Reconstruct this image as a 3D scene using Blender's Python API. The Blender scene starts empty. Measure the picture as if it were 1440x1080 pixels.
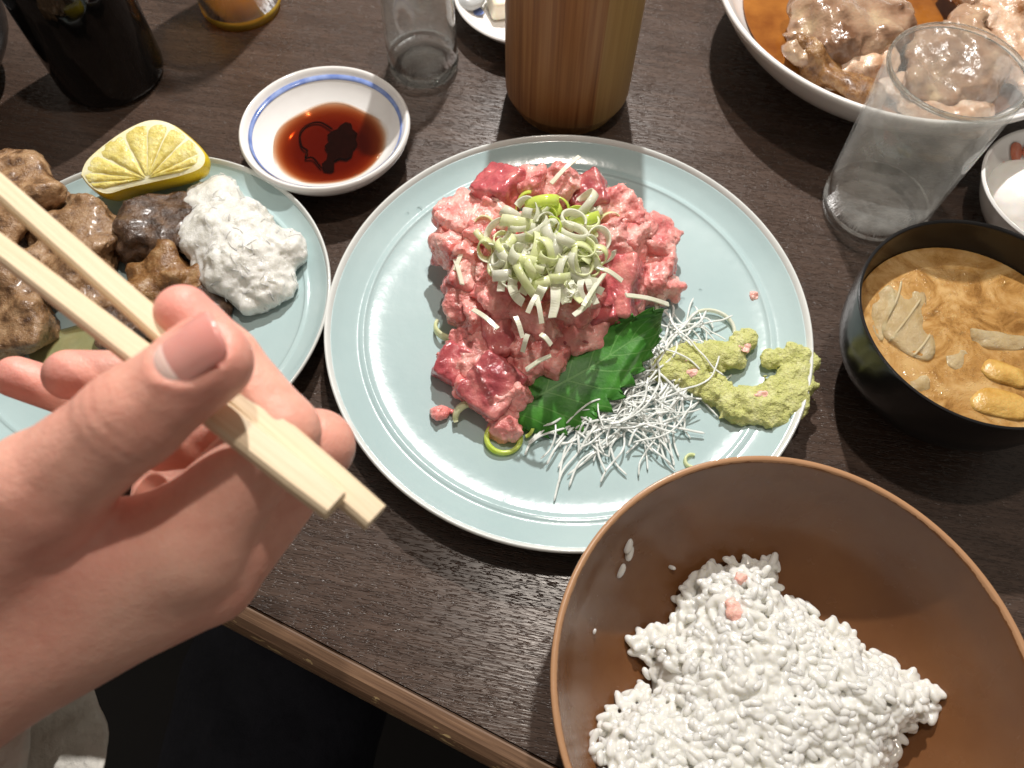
import bpy, bmesh, math, random
import numpy as np
from mathutils import Vector, Matrix, Euler

# ------------------------------------------------------------------ camera
SC = bpy.context.scene
COL = SC.collection
H, FPX, PITCH, ROLL = 0.36, 1083.0, math.radians(62.5), math.radians(1.0)
cam_d = bpy.data.cameras.new('camera'); CAM = bpy.data.objects.new('camera', cam_d); COL.objects.link(CAM)
cam_d.sensor_width = 36; cam_d.lens = FPX/1440*36; cam_d.clip_start = 0.01; cam_d.clip_end = 50
CAM.matrix_world = Matrix.Translation((0, 0, H)) @ Matrix.Rotation(math.pi/2-PITCH, 4, 'X') @ Matrix.Rotation(ROLL, 4, 'Z')
cam_d.dof.use_dof = True; cam_d.dof.focus_distance = 0.355; cam_d.dof.aperture_fstop = 13
SC.camera = CAM

# ------------------------------------------------------------------ light (indoor lamps above the table)
W = bpy.data.worlds.new('World'); SC.world = W; W.use_nodes = True
bg = W.node_tree.nodes['Background']; bg.inputs['Color'].default_value = (1.0, 0.90, 0.78, 1); bg.inputs['Strength'].default_value = 0.19
def lamp(name, loc, power, radius, color, target=None, spot=None):
    d = bpy.data.lights.new(name, 'SPOT' if spot else 'POINT'); d.energy = power; d.shadow_soft_size = radius; d.color = color
    o = bpy.data.objects.new(name, d); COL.objects.link(o); o.location = loc
    if spot:
        d.spot_size = math.radians(spot); d.spot_blend = 0.5
        o.rotation_euler = (Vector(target)-Vector(loc)).to_track_quat('-Z', 'Y').to_euler()
    return o
lamp('pendant_lamp_light', (0.05, 0.86, 0.82), 45, 0.011, (1.0, 0.97, 0.93))
lamp('downlight', (0.12, 0.38, 1.15), 16, 0.02, (1.0, 0.90, 0.80))
SC.view_settings.view_transform = 'Standard'; SC.view_settings.look = 'None'
SC.view_settings.exposure = 0.18; SC.view_settings.gamma = 1; SC.view_settings.use_curve_mapping = False
SC.cycles.use_denoising = True
SC.cycles.transparent_max_bounces = 24; SC.cycles.diffuse_bounces = 7; SC.cycles.max_bounces = 16

# ------------------------------------------------------------------ measuring helpers
def ray(px, py):
    u = (px-720)/FPX; v = (540-py)/FPX
    c, s = math.cos(ROLL), math.sin(ROLL); u, v = c*u-s*v, s*u+c*v
    return Vector((u, math.cos(PITCH)+v*math.sin(PITCH), -math.sin(PITCH)+v*math.cos(PITCH)))
def at(px, py, z=0.0):
    d = ray(px, py); return Vector((0, 0, H))+d*((z-H)/d.z)
def cp(px, py, depth):
    return Vector((0, 0, H))+ray(px, py)*depth
def on_plane(px, py, p0, n):
    o = Vector((0, 0, H)); d = ray(px, py); return o+d*((p0-o).dot(n)/d.dot(n))
RNG = random.Random(11)

# ------------------------------------------------------------------ object helpers
ORG = {}
def tag(o, label, cat, group=None, kind=None):
    if label: o['label'] = label
    if cat: o['category'] = cat
    if group: o['group'] = group
    if kind: o['kind'] = kind
    return o
def thing(name, loc, label, cat, group=None):
    o = bpy.data.objects.new(name, None); COL.objects.link(o); o.empty_display_size = 0.02
    o.location = loc; ORG[o] = Vector(loc)
    return tag(o, label, cat, group)
def mesh(name, verts, faces, smooth=True):
    me = bpy.data.meshes.new(name); me.from_pydata([tuple(v) for v in verts], [], [tuple(f) for f in faces]); me.update()
    if smooth: me.shade_smooth()
    return me
def link(name, me, m, parent=None, origin=None):
    """mesh vertices are relative to origin (world)"""
    o = bpy.data.objects.new(name, me); COL.objects.link(o)
    if m and not me.materials: me.materials.append(m)
    org = Vector(origin) if origin is not None else (ORG[parent] if parent else Vector((0, 0, 0)))
    ORG[o] = org
    if parent: o.parent = parent; o.location = org-ORG[parent]
    else: o.location = org
    return o
def absobj(name, verts, faces, m, parent=None, origin=None, smooth=True):
    """verts in world coordinates"""
    V = np.array([tuple(v) for v in verts], float)
    if origin is None:
        origin = ORG[parent] if parent else Vector((V[:, 0].mean(), V[:, 1].mean(), V[:, 2].min()))
    V = V-np.array(tuple(origin))
    return link(name, mesh(name, V.tolist(), faces, smooth), m, parent, origin)
def lathe(name, prof, m, center, parent=None, seg=96, wob=None, smooth=True):
    verts, faces, rings = [], [], []
    for (r, z) in prof:
        if r < 1e-6:
            rings.append([len(verts)]); verts.append((0, 0, z))
        else:
            ids = []
            for k in range(seg):
                a = 2*math.pi*k/seg; rr = r*(1+(wob(a, r, z) if wob else 0))
                ids.append(len(verts)); verts.append((rr*math.cos(a), rr*math.sin(a), z))
            rings.append(ids)
    for A, B in zip(rings, rings[1:]):
        if len(A) == 1 and len(B) == 1: continue
        for k in range(seg):
            k2 = (k+1) % seg
            if len(A) == 1: faces.append((A[0], B[k2], B[k]))
            elif len(B) == 1: faces.append((A[k], A[k2], B[0]))
            else: faces.append((A[k], A[k2], B[k2], B[k]))
    me = mesh(name, verts, faces, smooth)
    bm = bmesh.new(); bm.from_mesh(me); bmesh.ops.recalc_face_normals(bm, faces=bm.faces); bm.to_mesh(me); bm.free()
    if smooth: me.shade_smooth()
    return link(name, me, m, parent, center)
def smooth_prof(pts, n=4):
    """Catmull-Rom through profile points"""
    out = []
    P = [np.array(p, float) for p in pts]
    for i in range(len(P)-1):
        p0, p1, p2, p3 = P[max(i-1, 0)], P[i], P[i+1], P[min(i+2, len(P)-1)]
        for k in range(n):
            t = k/n
            q = 0.5*((2*p1)+(-p0+p2)*t+(2*p0-5*p1+4*p2-p3)*t*t+(-p0+3*p1-3*p2+p3)*t**3)
            out.append((max(0, q[0]), q[1]))
    out.append(tuple(P[-1])); return out
def catmull(pts, n):
    P = [Vector(p) for p in pts]; out = []
    for i in range(len(P)-1):
        p0, p1, p2, p3 = P[max(i-1, 0)], P[i], P[i+1], P[min(i+2, len(P)-1)]
        for k in range(n):
            t = k/n
            out.append(0.5*((2*p1)+(-p0+p2)*t+(2*p0-5*p1+4*p2-p3)*t*t+(-p0+3*p1-3*p2+p3)*t**3))
    out.append(P[-1]); return out
def tube_geo(path, w, h, sides=6, taper=True, twist=0.0):
    verts, faces = [], []
    n = len(path)
    for i, p in enumerate(path):
        t = (path[min(i+1, n-1)]-path[max(i-1, 0)]).normalized()
        up = Vector((0, 0, 1)); s = t.cross(up)
        if s.length < 1e-4: s = Vector((1, 0, 0))
        s.normalize(); b = s.cross(t).normalized()
        tw = twist*i/n; s, b = s*math.cos(tw)+b*math.sin(tw), b*math.cos(tw)-s*math.sin(tw)
        f = 1.0
        if taper and (i == 0 or i == n-1): f = 0.45
        for k in range(sides):
            a = 2*math.pi*(k+.5)/sides
            verts.append(p+s*(w*f*math.cos(a))+b*(h*f*math.sin(a)))
    for i in range(n-1):
        for k in range(sides):
            a, b2 = i*sides+k, i*sides+(k+1) % sides
            faces.append((a, b2, b2+sides, a+sides))
    faces.append(tuple(reversed(range(sides)))); faces.append(tuple((n-1)*sides+k for k in range(sides)))
    return verts, faces

# ------------------------------------------------------------------ numpy noise + implicit surfaces
_tab = np.random.RandomState(5).rand(64, 64, 64).astype(np.float32)
def vnoise(P, s, seed=0):
    Q = P*s+np.array([seed*17.3, seed*7.7, seed*3.1]); I = np.floor(Q).astype(np.int64); F = (Q-I); F = F*F*(3-2*F)
    I &= 63; J = (I+1) & 63
    x0, y0, z0, x1, y1, z1 = I[..., 0], I[..., 1], I[..., 2], J[..., 0], J[..., 1], J[..., 2]
    fx, fy, fz = F[..., 0], F[..., 1], F[..., 2]
    a = _tab[x0, y0, z0]*(1-fx)+_tab[x1, y0, z0]*fx; b = _tab[x0, y1, z0]*(1-fx)+_tab[x1, y1, z0]*fx
    c = _tab[x0, y0, z1]*(1-fx)+_tab[x1, y0, z1]*fx; d = _tab[x0, y1, z1]*(1-fx)+_tab[x1, y1, z1]*fx
    return ((a*(1-fy)+b*fy)*(1-fz)+(c*(1-fy)+d*fy)*fz)*2-1
def fbm(P, s, seed=0, o=3):
    r = 0; a = 1.0
    for i in range(o): r = r+a*vnoise(P, s, seed+i*5); s *= 2.1; a *= .5
    return r
def surface_nets(f, lo, hi, h):
    lo = np.array(lo, float); hi = np.array(hi, float)
    n = np.ceil((hi-lo)/h).astype(int)+1
    ax = [lo[i]+h*np.arange(n[i]) for i in range(3)]
    V = np.empty(n, np.float32)
    for i in range(n[0]):
        g = np.stack(np.meshgrid([ax[0][i]], ax[1], ax[2], indexing='ij'), -1)
        V[i] = f(g)[0]
    S = V < 0
    m = n-1
    pos = np.zeros((*m, 3), np.float32); cnt = np.zeros(m, np.float32)
    def sl(o): return tuple(slice(o[i], o[i]+m[i]) for i in range(3))
    cor = [(a, b, c) for a in (0, 1) for b in (0, 1) for c in (0, 1)]
    for A in cor:
        for d in range(3):
            if A[d]: continue
            B = list(A); B[d] = 1
            va, vb = V[sl(A)], V[sl(B)]
            mk = (va < 0) != (vb < 0)
            t = np.where(mk, va/(va-vb+1e-20), 0)
            for k in range(3):
                pos[..., k] += np.where(mk, A[k]+(t if k == d else 0), 0)
            cnt += mk
    act = cnt > 0
    idx = -np.ones(m, np.int64); idx[act] = np.arange(act.sum())
    cells = np.argwhere(act)
    verts = (cells+pos[act]/cnt[act][:, None])*h+lo
    faces = []
    for d in range(3):
        e1, e2 = (d+1) % 3, (d+2) % 3
        a = [slice(None)]*3; b = [slice(None)]*3
        a[d] = slice(0, n[d]-1); b[d] = slice(1, n[d])
        for e in (e1, e2): a[e] = b[e] = slice(1, n[e]-1)
        s0, s1 = S[tuple(a)], S[tuple(b)]
        w = np.argwhere(s0 != s1)
        if not len(w): continue
        flip = s0[s0 != s1]
        w = w.copy(); w[:, e1] += 1; w[:, e2] += 1
        def cell(o1, o2):
            q = w.copy(); q[:, e1] += o1; q[:, e2] += o2; return idx[q[:, 0], q[:, 1], q[:, 2]]
        q = np.stack([cell(-1, -1), cell(0, -1), cell(0, 0), cell(-1, 0)], 1)
        q[~flip] = q[~flip][:, ::-1]
        faces.append(q)
    return verts, np.concatenate(faces)
def smin(a, b, k):
    h = np.clip(.5+.5*(b-a)/k, 0, 1); return b*(1-h)+a*h-k*h*(1-h)
def sd_cone(P, a, b, ra, rb):
    a = np.array(tuple(a)); b = np.array(tuple(b)); ab = b-a; L = ab@ab
    t = np.clip(((P-a)@ab)/L, 0, 1)
    return np.sqrt(((P-a-t[..., None]*ab)**2).sum(-1))-(ra+(rb-ra)*t)
def sd_ell(P, c, r, R=None):
    Q = P-np.array(tuple(c))
    if R is not None: Q = Q@R
    r = np.array(r); k0 = np.sqrt(((Q/r)**2).sum(-1)); k1 = np.sqrt(((Q/(r*r))**2).sum(-1))+1e-9
    return k0*(k0-1)/k1
def sd_box(P, c, b, R=None, rd=.002):
    Q = P-np.array(tuple(c))
    if R is not None: Q = Q@R
    d = np.abs(Q)-(np.array(b)-rd)
    return np.sqrt((np.maximum(d, 0)**2).sum(-1))+np.minimum(d.max(-1), 0)-rd
def rotm(rx, ry, rz): return np.array(Euler((rx, ry, rz)).to_matrix())

# ------------------------------------------------------------------ materials
class NT:
    def __init__(s, name):
        s.m = bpy.data.materials.new(name); s.m.use_nodes = True; s.t = s.m.node_tree; s.t.nodes.clear()
        s.out = s.n('ShaderNodeOutputMaterial')
    def n(s, typ, **kw):
        nd = s.t.nodes.new(typ)
        for k, v in kw.items():
            if k.startswith('i_'):
                key = k[2:].replace('_', ' '); nd.inputs[key].default_value = v
            else: setattr(nd, k, v)
        return nd
    def l(s, a, b): s.t.links.new(a, b)
    def co(s, out='Object', scale=(1, 1, 1), rot=(0, 0, 0), loc=(0, 0, 0)):
        tc = s.n('ShaderNodeTexCoord'); mp = s.n('ShaderNodeMapping'); s.l(tc.outputs[out], mp.inputs['Vector'])
        mp.inputs['Scale'].default_value = scale; mp.inputs['Rotation'].default_value = rot; mp.inputs['Location'].default_value = loc
        return mp.outputs['Vector']
    def noise(s, vec, scale, detail=4, rough=.55, dist=0):
        nd = s.n('ShaderNodeTexNoise'); s.l(vec, nd.inputs['Vector'])
        nd.inputs['Scale'].default_value = scale; nd.inputs['Detail'].default_value = detail; nd.inputs['Roughness'].default_value = rough; nd.inputs['Distortion'].default_value = dist
        return nd.outputs['Fac']
    def ramp(s, fac, stops):
        r = s.n('ShaderNodeValToRGB'); s.l(fac, r.inputs['Fac']); e = r.color_ramp.elements
        while len(e) < len(stops): e.new(.5)
        for el, (p, c) in zip(e, stops): el.position = p; el.color = (*c, 1) if len(c) == 3 else c
        return r.outputs['Color']
    def math(s, op, a, b=None, clamp=False):
        m = s.n('ShaderNodeMath', operation=op, use_clamp=clamp)
        for i, x in enumerate((a, b)):
            if x is None: continue
            if isinstance(x, (int, float)): m.inputs[i].default_value = x
            else: s.l(x, m.inputs[i])
        return m.outputs[0]
    def mix(s, fac, a, b, blend='MIX'):
        m = s.n('ShaderNodeMix', data_type='RGBA', blend_type=blend)
        for sock, x in ((m.inputs['Factor'], fac), (m.inputs['A'], a), (m.inputs['B'], b)):
            if isinstance(x, (int, float)): sock.default_value = x
            elif isinstance(x, tuple): sock.default_value = (*x, 1) if len(x) == 3 else x
            else: s.l(x, sock)
        return m.outputs['Result']
    def bump(s, h, dist, strength=1.0, normal=None):
        b = s.n('ShaderNodeBump'); s.l(h, b.inputs['Height']); b.inputs['Distance'].default_value = dist; b.inputs['Strength'].default_value = strength
        if normal: s.l(normal, b.inputs['Normal'])
        return b.outputs['Normal']
    def bsdf(s, color, rough=.5, normal=None, sss=0, sr=(1, .35, .2), ss=.002, spec=.5, coat=0, coatr=.05, trans=0, ior=1.45, metal=0):
        p = s.n('ShaderNodeBsdfPrincipled')
        if isinstance(color, tuple): p.inputs['Base Color'].default_value = (*color, 1)
        else: s.l(color, p.inputs['Base Color'])
        if isinstance(rough, (int, float)): p.inputs['Roughness'].default_value = rough
        else: s.l(rough, p.inputs['Roughness'])
        if normal: s.l(normal, p.inputs['Normal'])
        if isinstance(sss, (int, float)): p.inputs['Subsurface Weight'].default_value = sss
        p.inputs['Subsurface Radius'].default_value = sr; p.inputs['Subsurface Scale'].default_value = ss
        p.inputs['Specular IOR Level'].default_value = spec; p.inputs['Coat Weight'].default_value = coat; p.inputs['Coat Roughness'].default_value = coatr
        p.inputs['Transmission Weight'].default_value = trans; p.inputs['IOR'].default_value = ior; p.inputs['Metallic'].default_value = metal
        s.l(p.outputs['BSDF'], s.out.inputs['Surface']); s.p = p
        return p
def pmat(name, stops, scale=60, rough=.5, bumps=(), rnd=0, detail=5, rvar=0, **kw):
    t = NT(name); v = t.co()
    if rnd:
        oi = t.n('ShaderNodeObjectInfo'); cx = t.n('ShaderNodeCombineXYZ'); t.l(oi.outputs['Random'], cx.inputs[0]); t.l(oi.outputs['Random'], cx.inputs[1])
        sc = t.n('ShaderNodeVectorMath', operation='SCALE'); t.l(cx.outputs[0], sc.inputs[0]); sc.inputs['Scale'].default_value = 3.7
        ad = t.n('ShaderNodeVectorMath', operation='ADD'); t.l(v, ad.inputs[0]); t.l(sc.outputs[0], ad.inputs[1]); v = ad.outputs[0]
    if len(stops) == 1: col = stops[0][1]
    else: col = t.ramp(t.noise(v, scale, detail), stops)
    if rnd and not isinstance(col, tuple):
        hs = t.n('ShaderNodeHueSaturation'); t.l(col, hs.inputs['Color'])
        t.l(t.math('ADD', t.math('MULTIPLY', oi.outputs['Random'], rnd), 1-rnd/2), hs.inputs['Value']); col = hs.outputs['Color']
    nm = None
    for (s, d) in bumps: nm = t.bump(t.noise(v, s, 3), d, 1.0, nm)
    if rvar: rough = t.math('ADD', t.math('MULTIPLY', t.noise(v, scale*1.7, 3), rvar), rough-rvar/2, True)
    t.bsdf(col, rough, nm, **kw)
    return t.m
M = {}
GRAIN = math.radians(-10)
def mk_table():
    t = NT('dark_wood_laminate'); v = t.co(rot=(0, 0, -GRAIN))
    def st(sx, sy):
        mp = t.n('ShaderNodeMapping'); t.l(v, mp.inputs['Vector']); mp.inputs['Scale'].default_value = (sx, sy, 1); return mp.outputs[0]
    g1 = t.noise(st(14, 260), 1, 5, .6, .6); g2 = t.noise(st(60, 1500), 1, 3, .6)
    col = t.ramp(t.mix(.35, g1, g2), [(.30, (.034, .021, .0155)), (.5, (.062, .039, .029)), (.72, (.096, .062, .046))])
    # embossed pores: short dashes along the grain
    d = t.noise(st(210, 1500), 1, 1.5, .5); d = t.math('MULTIPLY', t.math('SUBTRACT', d, .54, True), 9, True)
    d2 = t.noise(st(90, 1100), 1, 2, .5)
    h = t.math('ADD', t.math('MULTIPLY', d, -1.0), t.math('MULTIPLY', d2, .35))
    nm = t.bump(h, .00034, 1.0)
    r = t.math('ADD', t.math('MULTIPLY', t.noise(v, 30, 4), .20), .17)
    t.bsdf(col, r, nm, spec=.7)
    return t.m
M['table'] = mk_table()
def mk_edge():
    t = NT('worn_table_edge_wood'); v = t.co(); mp = t.n('ShaderNodeMapping'); t.l(v, mp.inputs['Vector']); mp.inputs['Scale'].default_value = (30, 900, 900)
    g = t.noise(mp.outputs[0], 1, 4); col = t.ramp(g, [(.3, (.13, .07, .04)), (.7, (.26, .15, .085))])
    # chipped varnish along the lower arris
    sx = t.n('ShaderNodeSeparateXYZ'); t.l(v, sx.inputs[0])
    mp2 = t.n('ShaderNodeMapping'); t.l(v, mp2.inputs['Vector']); mp2.inputs['Scale'].default_value = (120, 300, 300)
    w = t.math('MULTIPLY', t.math('LESS_THAN', sx.outputs[1], -.0085), t.math('GREATER_THAN', t.noise(mp2.outputs[0], 1, 3), .62))
    col = t.mix(w, col, (.5, .36, .18))
    t.bsdf(col, .55, t.bump(g, .0003, .8)); return t.m
M['edge'] = mk_edge()
M['celadon'] = pmat('celadon_glaze', [(.35, (.385, .505, .515)), (.65, (.435, .555, .56))], 14, .14, [(60, .00012), (14, .0006), (260, .00005)], rvar=.16, spec=.55, sss=.15, ss=.002, sr=(1, 1, 1))
M['celadon_edge'] = pmat('pale_glaze_edge', [(.3, (.62, .64, .62)), (.7, (.70, .72, .70))], 40, .12)
M['white_glaze'] = pmat('white_porcelain_glaze', [(.3, (.74, .72, .70)), (.7, (.80, .79, .77))], 30, .12, [(30, .0003)], spec=.5)
M['cobalt'] = pmat('cobalt_blue_brush', [(.3, (.10, .16, .42)), (.7, (.28, .36, .62))], 120, .15)
M['motif'] = pmat('dark_painted_motif', [(.3, (.01, .008, .02)), (.7, (.03, .02, .03))], 200, .3)
M['red_petal'] = pmat('red_overglaze_petal', [(.3, (.62, .16, .09)), (.7, (.75, .28, .18))], 150, .2)
M['black_lacquer'] = pmat('black_lacquer', [(.3, (.008, .008, .009)), (.7, (.014, .013, .013))], 40, .22, [(90, .0002)], spec=.5, rvar=.1)
def mk_brown():
    t = NT('brown_lacquer'); v = t.co()
    c = t.ramp(t.noise(v, 25, 5), [(.3, (.130, .051, .019)), (.7, (.180, .076, .028))])
    sx = t.n('ShaderNodeSeparateXYZ'); t.l(v, sx.inputs[0])
    n2 = t.noise(v, 180, 4)
    worn = t.math('GREATER_THAN', t.math('ADD', sx.outputs[2], t.math('MULTIPLY', n2, .0022)), .0653)
    c = t.mix(worn, c, (.42, .23, .12))
    mp = t.n('ShaderNodeMapping'); t.l(v, mp.inputs['Vector']); mp.inputs['Scale'].default_value = (30, 30, 900)
    t.bsdf(c, t.math('ADD', t.math('MULTIPLY', t.noise(v, 60, 4), .22), .14), t.bump(t.noise(v, 160, 3), .0001), spec=.5); return t.m
M['brown_lacquer'] = mk_brown()
def mk_cedar():
    t = NT('cedar_wood_grain'); v = t.co(); sx = t.n('ShaderNodeSeparateXYZ'); t.l(v, sx.inputs[0])
    mp = t.n('ShaderNodeMapping'); t.l(v, mp.inputs['Vector']); mp.inputs['Scale'].default_value = (330, 330, 6)
    g = t.noise(mp.outputs[0], 1, 3, .5, .4)
    mp2 = t.n('ShaderNodeMapping'); t.l(v, mp2.inputs['Vector']); mp2.inputs['Scale'].default_value = (900, 900, 18)
    f = t.noise(mp2.outputs[0], 1, 3)
    red = t.ramp(g, [(.30, (.27, .115, .04)), (.5, (.40, .185, .065)), (.70, (.48, .25, .095))])
    yel = t.ramp(g, [(.3, (.44, .27, .095)), (.7, (.53, .345, .13))])
    wv = t.math('ADD', sx.outputs[0], t.math('MULTIPLY', t.noise(mp.outputs[0], .3, 2), .004))
    c = t.mix(t.math('GREATER_THAN', wv, .0165), red, yel); c = t.mix(.25, c, f, 'MULTIPLY')
    t.bsdf(c, .42, t.bump(g, .00025, .7)); return t.m
M['cedar'] = mk_cedar()
def mk_stick():
    t = NT('pale_aspen_wood'); v = t.co(scale=(14, 700, 700)); g = t.noise(v, 1, 5, .6, .3); v2 = t.co(scale=(60, 2600, 2600)); g2 = t.noise(v2, 1, 3)
    c = t.ramp(t.mix(.35, g, g2), [(.3, (.68, .51, .32)), (.5, (.78, .63, .43)), (.7, (.84, .71, .52))])
    t.bsdf(c, .5, t.bump(g2, .00012)); return t.m
M['chopstick'] = mk_stick()
def mk_skin():
    t = NT('skin'); v = t.co()
    c = t.ramp(t.noise(v, 26, 4), [(.30, (.68, .30, .225)), (.5, (.79, .425, .325)), (.7, (.85, .53, .41))])
    c = t.mix(.35, c, t.ramp(t.noise(v, 260, 3), [(.3, (.68, .36, .27)), (.7, (.84, .54, .42))]))
    at_ = t.n('ShaderNodeAttribute'); at_.attribute_name = 'flush'
    c = t.mix(at_.outputs['Fac'], c, (.82, .27, .24))
    nm = t.bump(t.noise(v, 240, 5, .6), .00035); nm = t.bump(t.noise(v, 900, 3), .00012, 1, nm); vo = t.n('ShaderNodeTexVoronoi'); t.l(v, vo.inputs['Vector']); vo.inputs['Scale'].default_value = 1300
    nm = t.bump(vo.outputs['Distance'], .00006, .8, nm)
    t.bsdf(c, .44, nm, sss=.35, sr=(1, .4, .25), ss=.0035, spec=.4); return t.m
M['skin'] = mk_skin()
M['nail'] = pmat('finger_nail', [(.3, (.74, .31, .27)), (.7, (.78, .37, .32))], 60, .24, [(300, .00003)], sss=.3, ss=.002, spec=.5)
M['lunula'] = pmat('nail_lunula', [(.3, (.76, .52, .46)), (.7, (.80, .56, .50))], 90, .26, sss=.3, ss=.002)
M['sleeve'] = pmat('grey_cotton_sleeve', [(.3, (.62, .59, .53)), (.7, (.72, .69, .63))], 60, .9, [(1400, .0003), (70, .004)])
M['trousers'] = pmat('dark_navy_cloth', [(.3, (.008, .009, .016)), (.7, (.016, .017, .028))], 30, .8, [(900, .0003), (20, .006)])
M['floor'] = pmat('dark_floor', [(.3, (.008, .007, .008)), (.7, (.014, .012, .012))], 4, .6)
def thin(m, tl=.35, tp=.18):
    # thin vegetable tissue: part of the light passes straight through it
    nt = m.node_tree; out = next(n for n in nt.nodes if n.type == 'OUTPUT_MATERIAL'); p = next(n for n in nt.nodes if n.type == 'BSDF_PRINCIPLED')
    t1 = nt.nodes.new('ShaderNodeBsdfTranslucent'); t2 = nt.nodes.new('ShaderNodeBsdfTransparent'); a = nt.nodes.new('ShaderNodeMixShader'); b = nt.nodes.new('ShaderNodeMixShader')
    a.inputs[0].default_value = tl; b.inputs[0].default_value = tp
    src = p.inputs['Base Color'].links
    if src: nt.links.new(src[0].from_socket, t1.inputs['Color'])
    nt.links.new(p.outputs[0], a.inputs[1]); nt.links.new(t1.outputs[0], a.inputs[2]); nt.links.new(a.outputs[0], b.inputs[1]); nt.links.new(t2.outputs[0], b.inputs[2]); nt.links.new(b.outputs[0], out.inputs['Surface'])
    return m
# food
M['tuna_pink'] = pmat('minced_tuna', [(.28, (.56, .12, .125)), (.44, (.76, .28, .26)), (.58, (.84, .41, .365)), (.75, (.88, .56, .49))], 80, .18, [(1500, .0002), (600, .0004)], rnd=.25, detail=4, coat=.28, coatr=.16, sss=.5, sr=(1, .4, .35), ss=.0032, spec=.5, rvar=.2)
M['tuna_red'] = pmat('red_tuna_flesh', [(.30, (.30, .045, .06)), (.5, (.50, .11, .12)), (.70, (.72, .28, .25))], 75, .15, [(900, .0003), (300, .0003)], rnd=.3, coat=.5, coatr=.1, sss=.3, sr=(1, .3, .3), ss=.002, spec=.5, rvar=.2)
def grainy(m, scale, dist):
    # minced grain: small rounded cells
    nt = m.node_tree; p = next(n for n in nt.nodes if n.type == 'BSDF_PRINCIPLED'); lk = p.inputs['Normal'].links; src = lk[0].from_socket if lk else None
    tc = nt.nodes.new('ShaderNodeTexCoord'); vo = nt.nodes.new('ShaderNodeTexVoronoi'); vo.inputs['Scale'].default_value = scale; vo.inputs['Randomness'].default_value = 1
    nt.links.new(tc.outputs['Object'], vo.inputs['Vector']); b = nt.nodes.new('ShaderNodeBump'); b.invert = True; b.inputs['Distance'].default_value = dist
    nt.links.new(vo.outputs['Distance'], b.inputs['Height'])
    if src: nt.links.new(src, b.inputs['Normal'])
    nt.links.new(b.outputs['Normal'], p.inputs['Normal'])
grainy(M['tuna_pink'], 620, .0003)
M['tuna_pale'] = pmat('pale_tuna_smear', [(.3, (.80, .42, .36)), (.7, (.88, .58, .49))], 150, .25, [(900, .0004)], sss=.3, ss=.002)
M['scallion_white'] = pmat('scallion_white', [(.3, (.82, .84, .66)), (.7, (.92, .92, .82))], 160, .2, [(500, .0001)], rnd=.12, sss=.4, sr=(1, 1, .7), ss=.002)
M['scallion_green'] = pmat('scallion_pale_green', [(.35, (.82, .88, .46)), (.7, (.92, .94, .68))], 160, .2, [(500, .0001)], rnd=.15, sss=.4, sr=(.9, 1, .5), ss=.002)
M['scallion_bright'] = pmat('scallion_bright_green', [(.3, (.66, .84, .08)), (.7, (.82, .92, .26))], 160, .2, [(500, .0001)], rnd=.15, sss=.35, sr=(.7, 1, .2), ss=.002)
M['daikon_thread'] = pmat('daikon_thread', [(.3, (.84, .87, .84)), (.7, (.93, .95, .93))], 160, .18, [(400, .0001)], sss=.4, sr=(1, 1, 1), ss=.002)
for k_ in ('scallion_white', 'scallion_green', 'scallion_bright'):
    p_ = next(n for n in M[k_].node_tree.nodes if n.type == 'BSDF_PRINCIPLED'); p_.inputs['Subsurface Weight'].default_value = 0; thin(M[k_], .28, .18)
p_ = next(n for n in M['daikon_thread'].node_tree.nodes if n.type == 'BSDF_PRINCIPLED'); p_.inputs['Subsurface Weight'].default_value = 0; thin(M['daikon_thread'], .20, .14)
M['grated'] = pmat('grated_daikon', [(.3, (.66, .65, .59)), (.55, (.79, .785, .74)), (.8, (.85, .85, .81))], 90, .16, [(2600, .0003), (1100, .00035)], sss=.8, sr=(1, 1, .88), ss=.004, coat=.3, coatr=.1)
M['wasabi'] = pmat('wasabi_paste', [(.3, (.52, .54, .16)), (.55, (.66, .67, .27)), (.75, (.78, .78, .42))], 160, .55, [(1800, .0008), (700, .0014)], sss=.25, sr=(.8, 1, .3), ss=.0015)
M['rice'] = pmat('cooked_rice', [(.3, (.86, .85, .79)), (.7, (.91, .905, .86))], 220, .12, [(300, .0001)], rnd=.05, spec=.6, coat=.35, coatr=.08, sss=.7, sr=(1, .97, .85), ss=.0028); thin(M['rice'], .14, .04)
def mk_meat(name, a, b, c):
    return pmat(name, [(.30, a), (.5, b), (.72, c)], 150, .26, [(1900, .0003), (600, .0007)], rnd=.2, detail=9, coat=.22, coatr=.2, sss=.12, sr=(1, .5, .3), ss=.0015, spec=.55, rvar=.35)
M['meat_light'] = mk_meat('grilled_meat_light', (.075, .032, .013), (.29, .165, .08), (.46, .30, .17))
M['meat_dark'] = mk_meat('grilled_meat_charred', (.025, .013, .008), (.08, .042, .024), (.20, .12, .07))
M['meat_amber'] = mk_meat('grilled_meat_amber', (.09, .038, .014), (.22, .105, .035), (.36, .22, .10))
M['fish_skin'] = pmat('simmered_fish_skin', [(.3, (.15, .07, .035)), (.46, (.31, .185, .115)), (.58, (.40, .26, .165)), (.75, (.60, .46, .29))], 55, .2, [(420, .0005), (120, .0008)], rnd=.15, detail=8, coat=.5, coatr=.1, sss=.12, ss=.002)
M['fish_flesh'] = pmat('simmered_fish_flesh', [(.3, (.34, .15, .06)), (.48, (.60, .40, .27)), (.7, (.76, .62, .50))], 70, .25, [(500, .0006), (160, .0008)], rnd=.15, detail=8, coat=.4, coatr=.12, sss=.2, ss=.002)
M['rind'] = pmat('lemon_rind', [(.3, (.74, .52, .008)), (.7, (.84, .64, .02))], 60, .3, [(900, .0004)], sss=.05, sr=(1, .8, .1), ss=.002)
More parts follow.
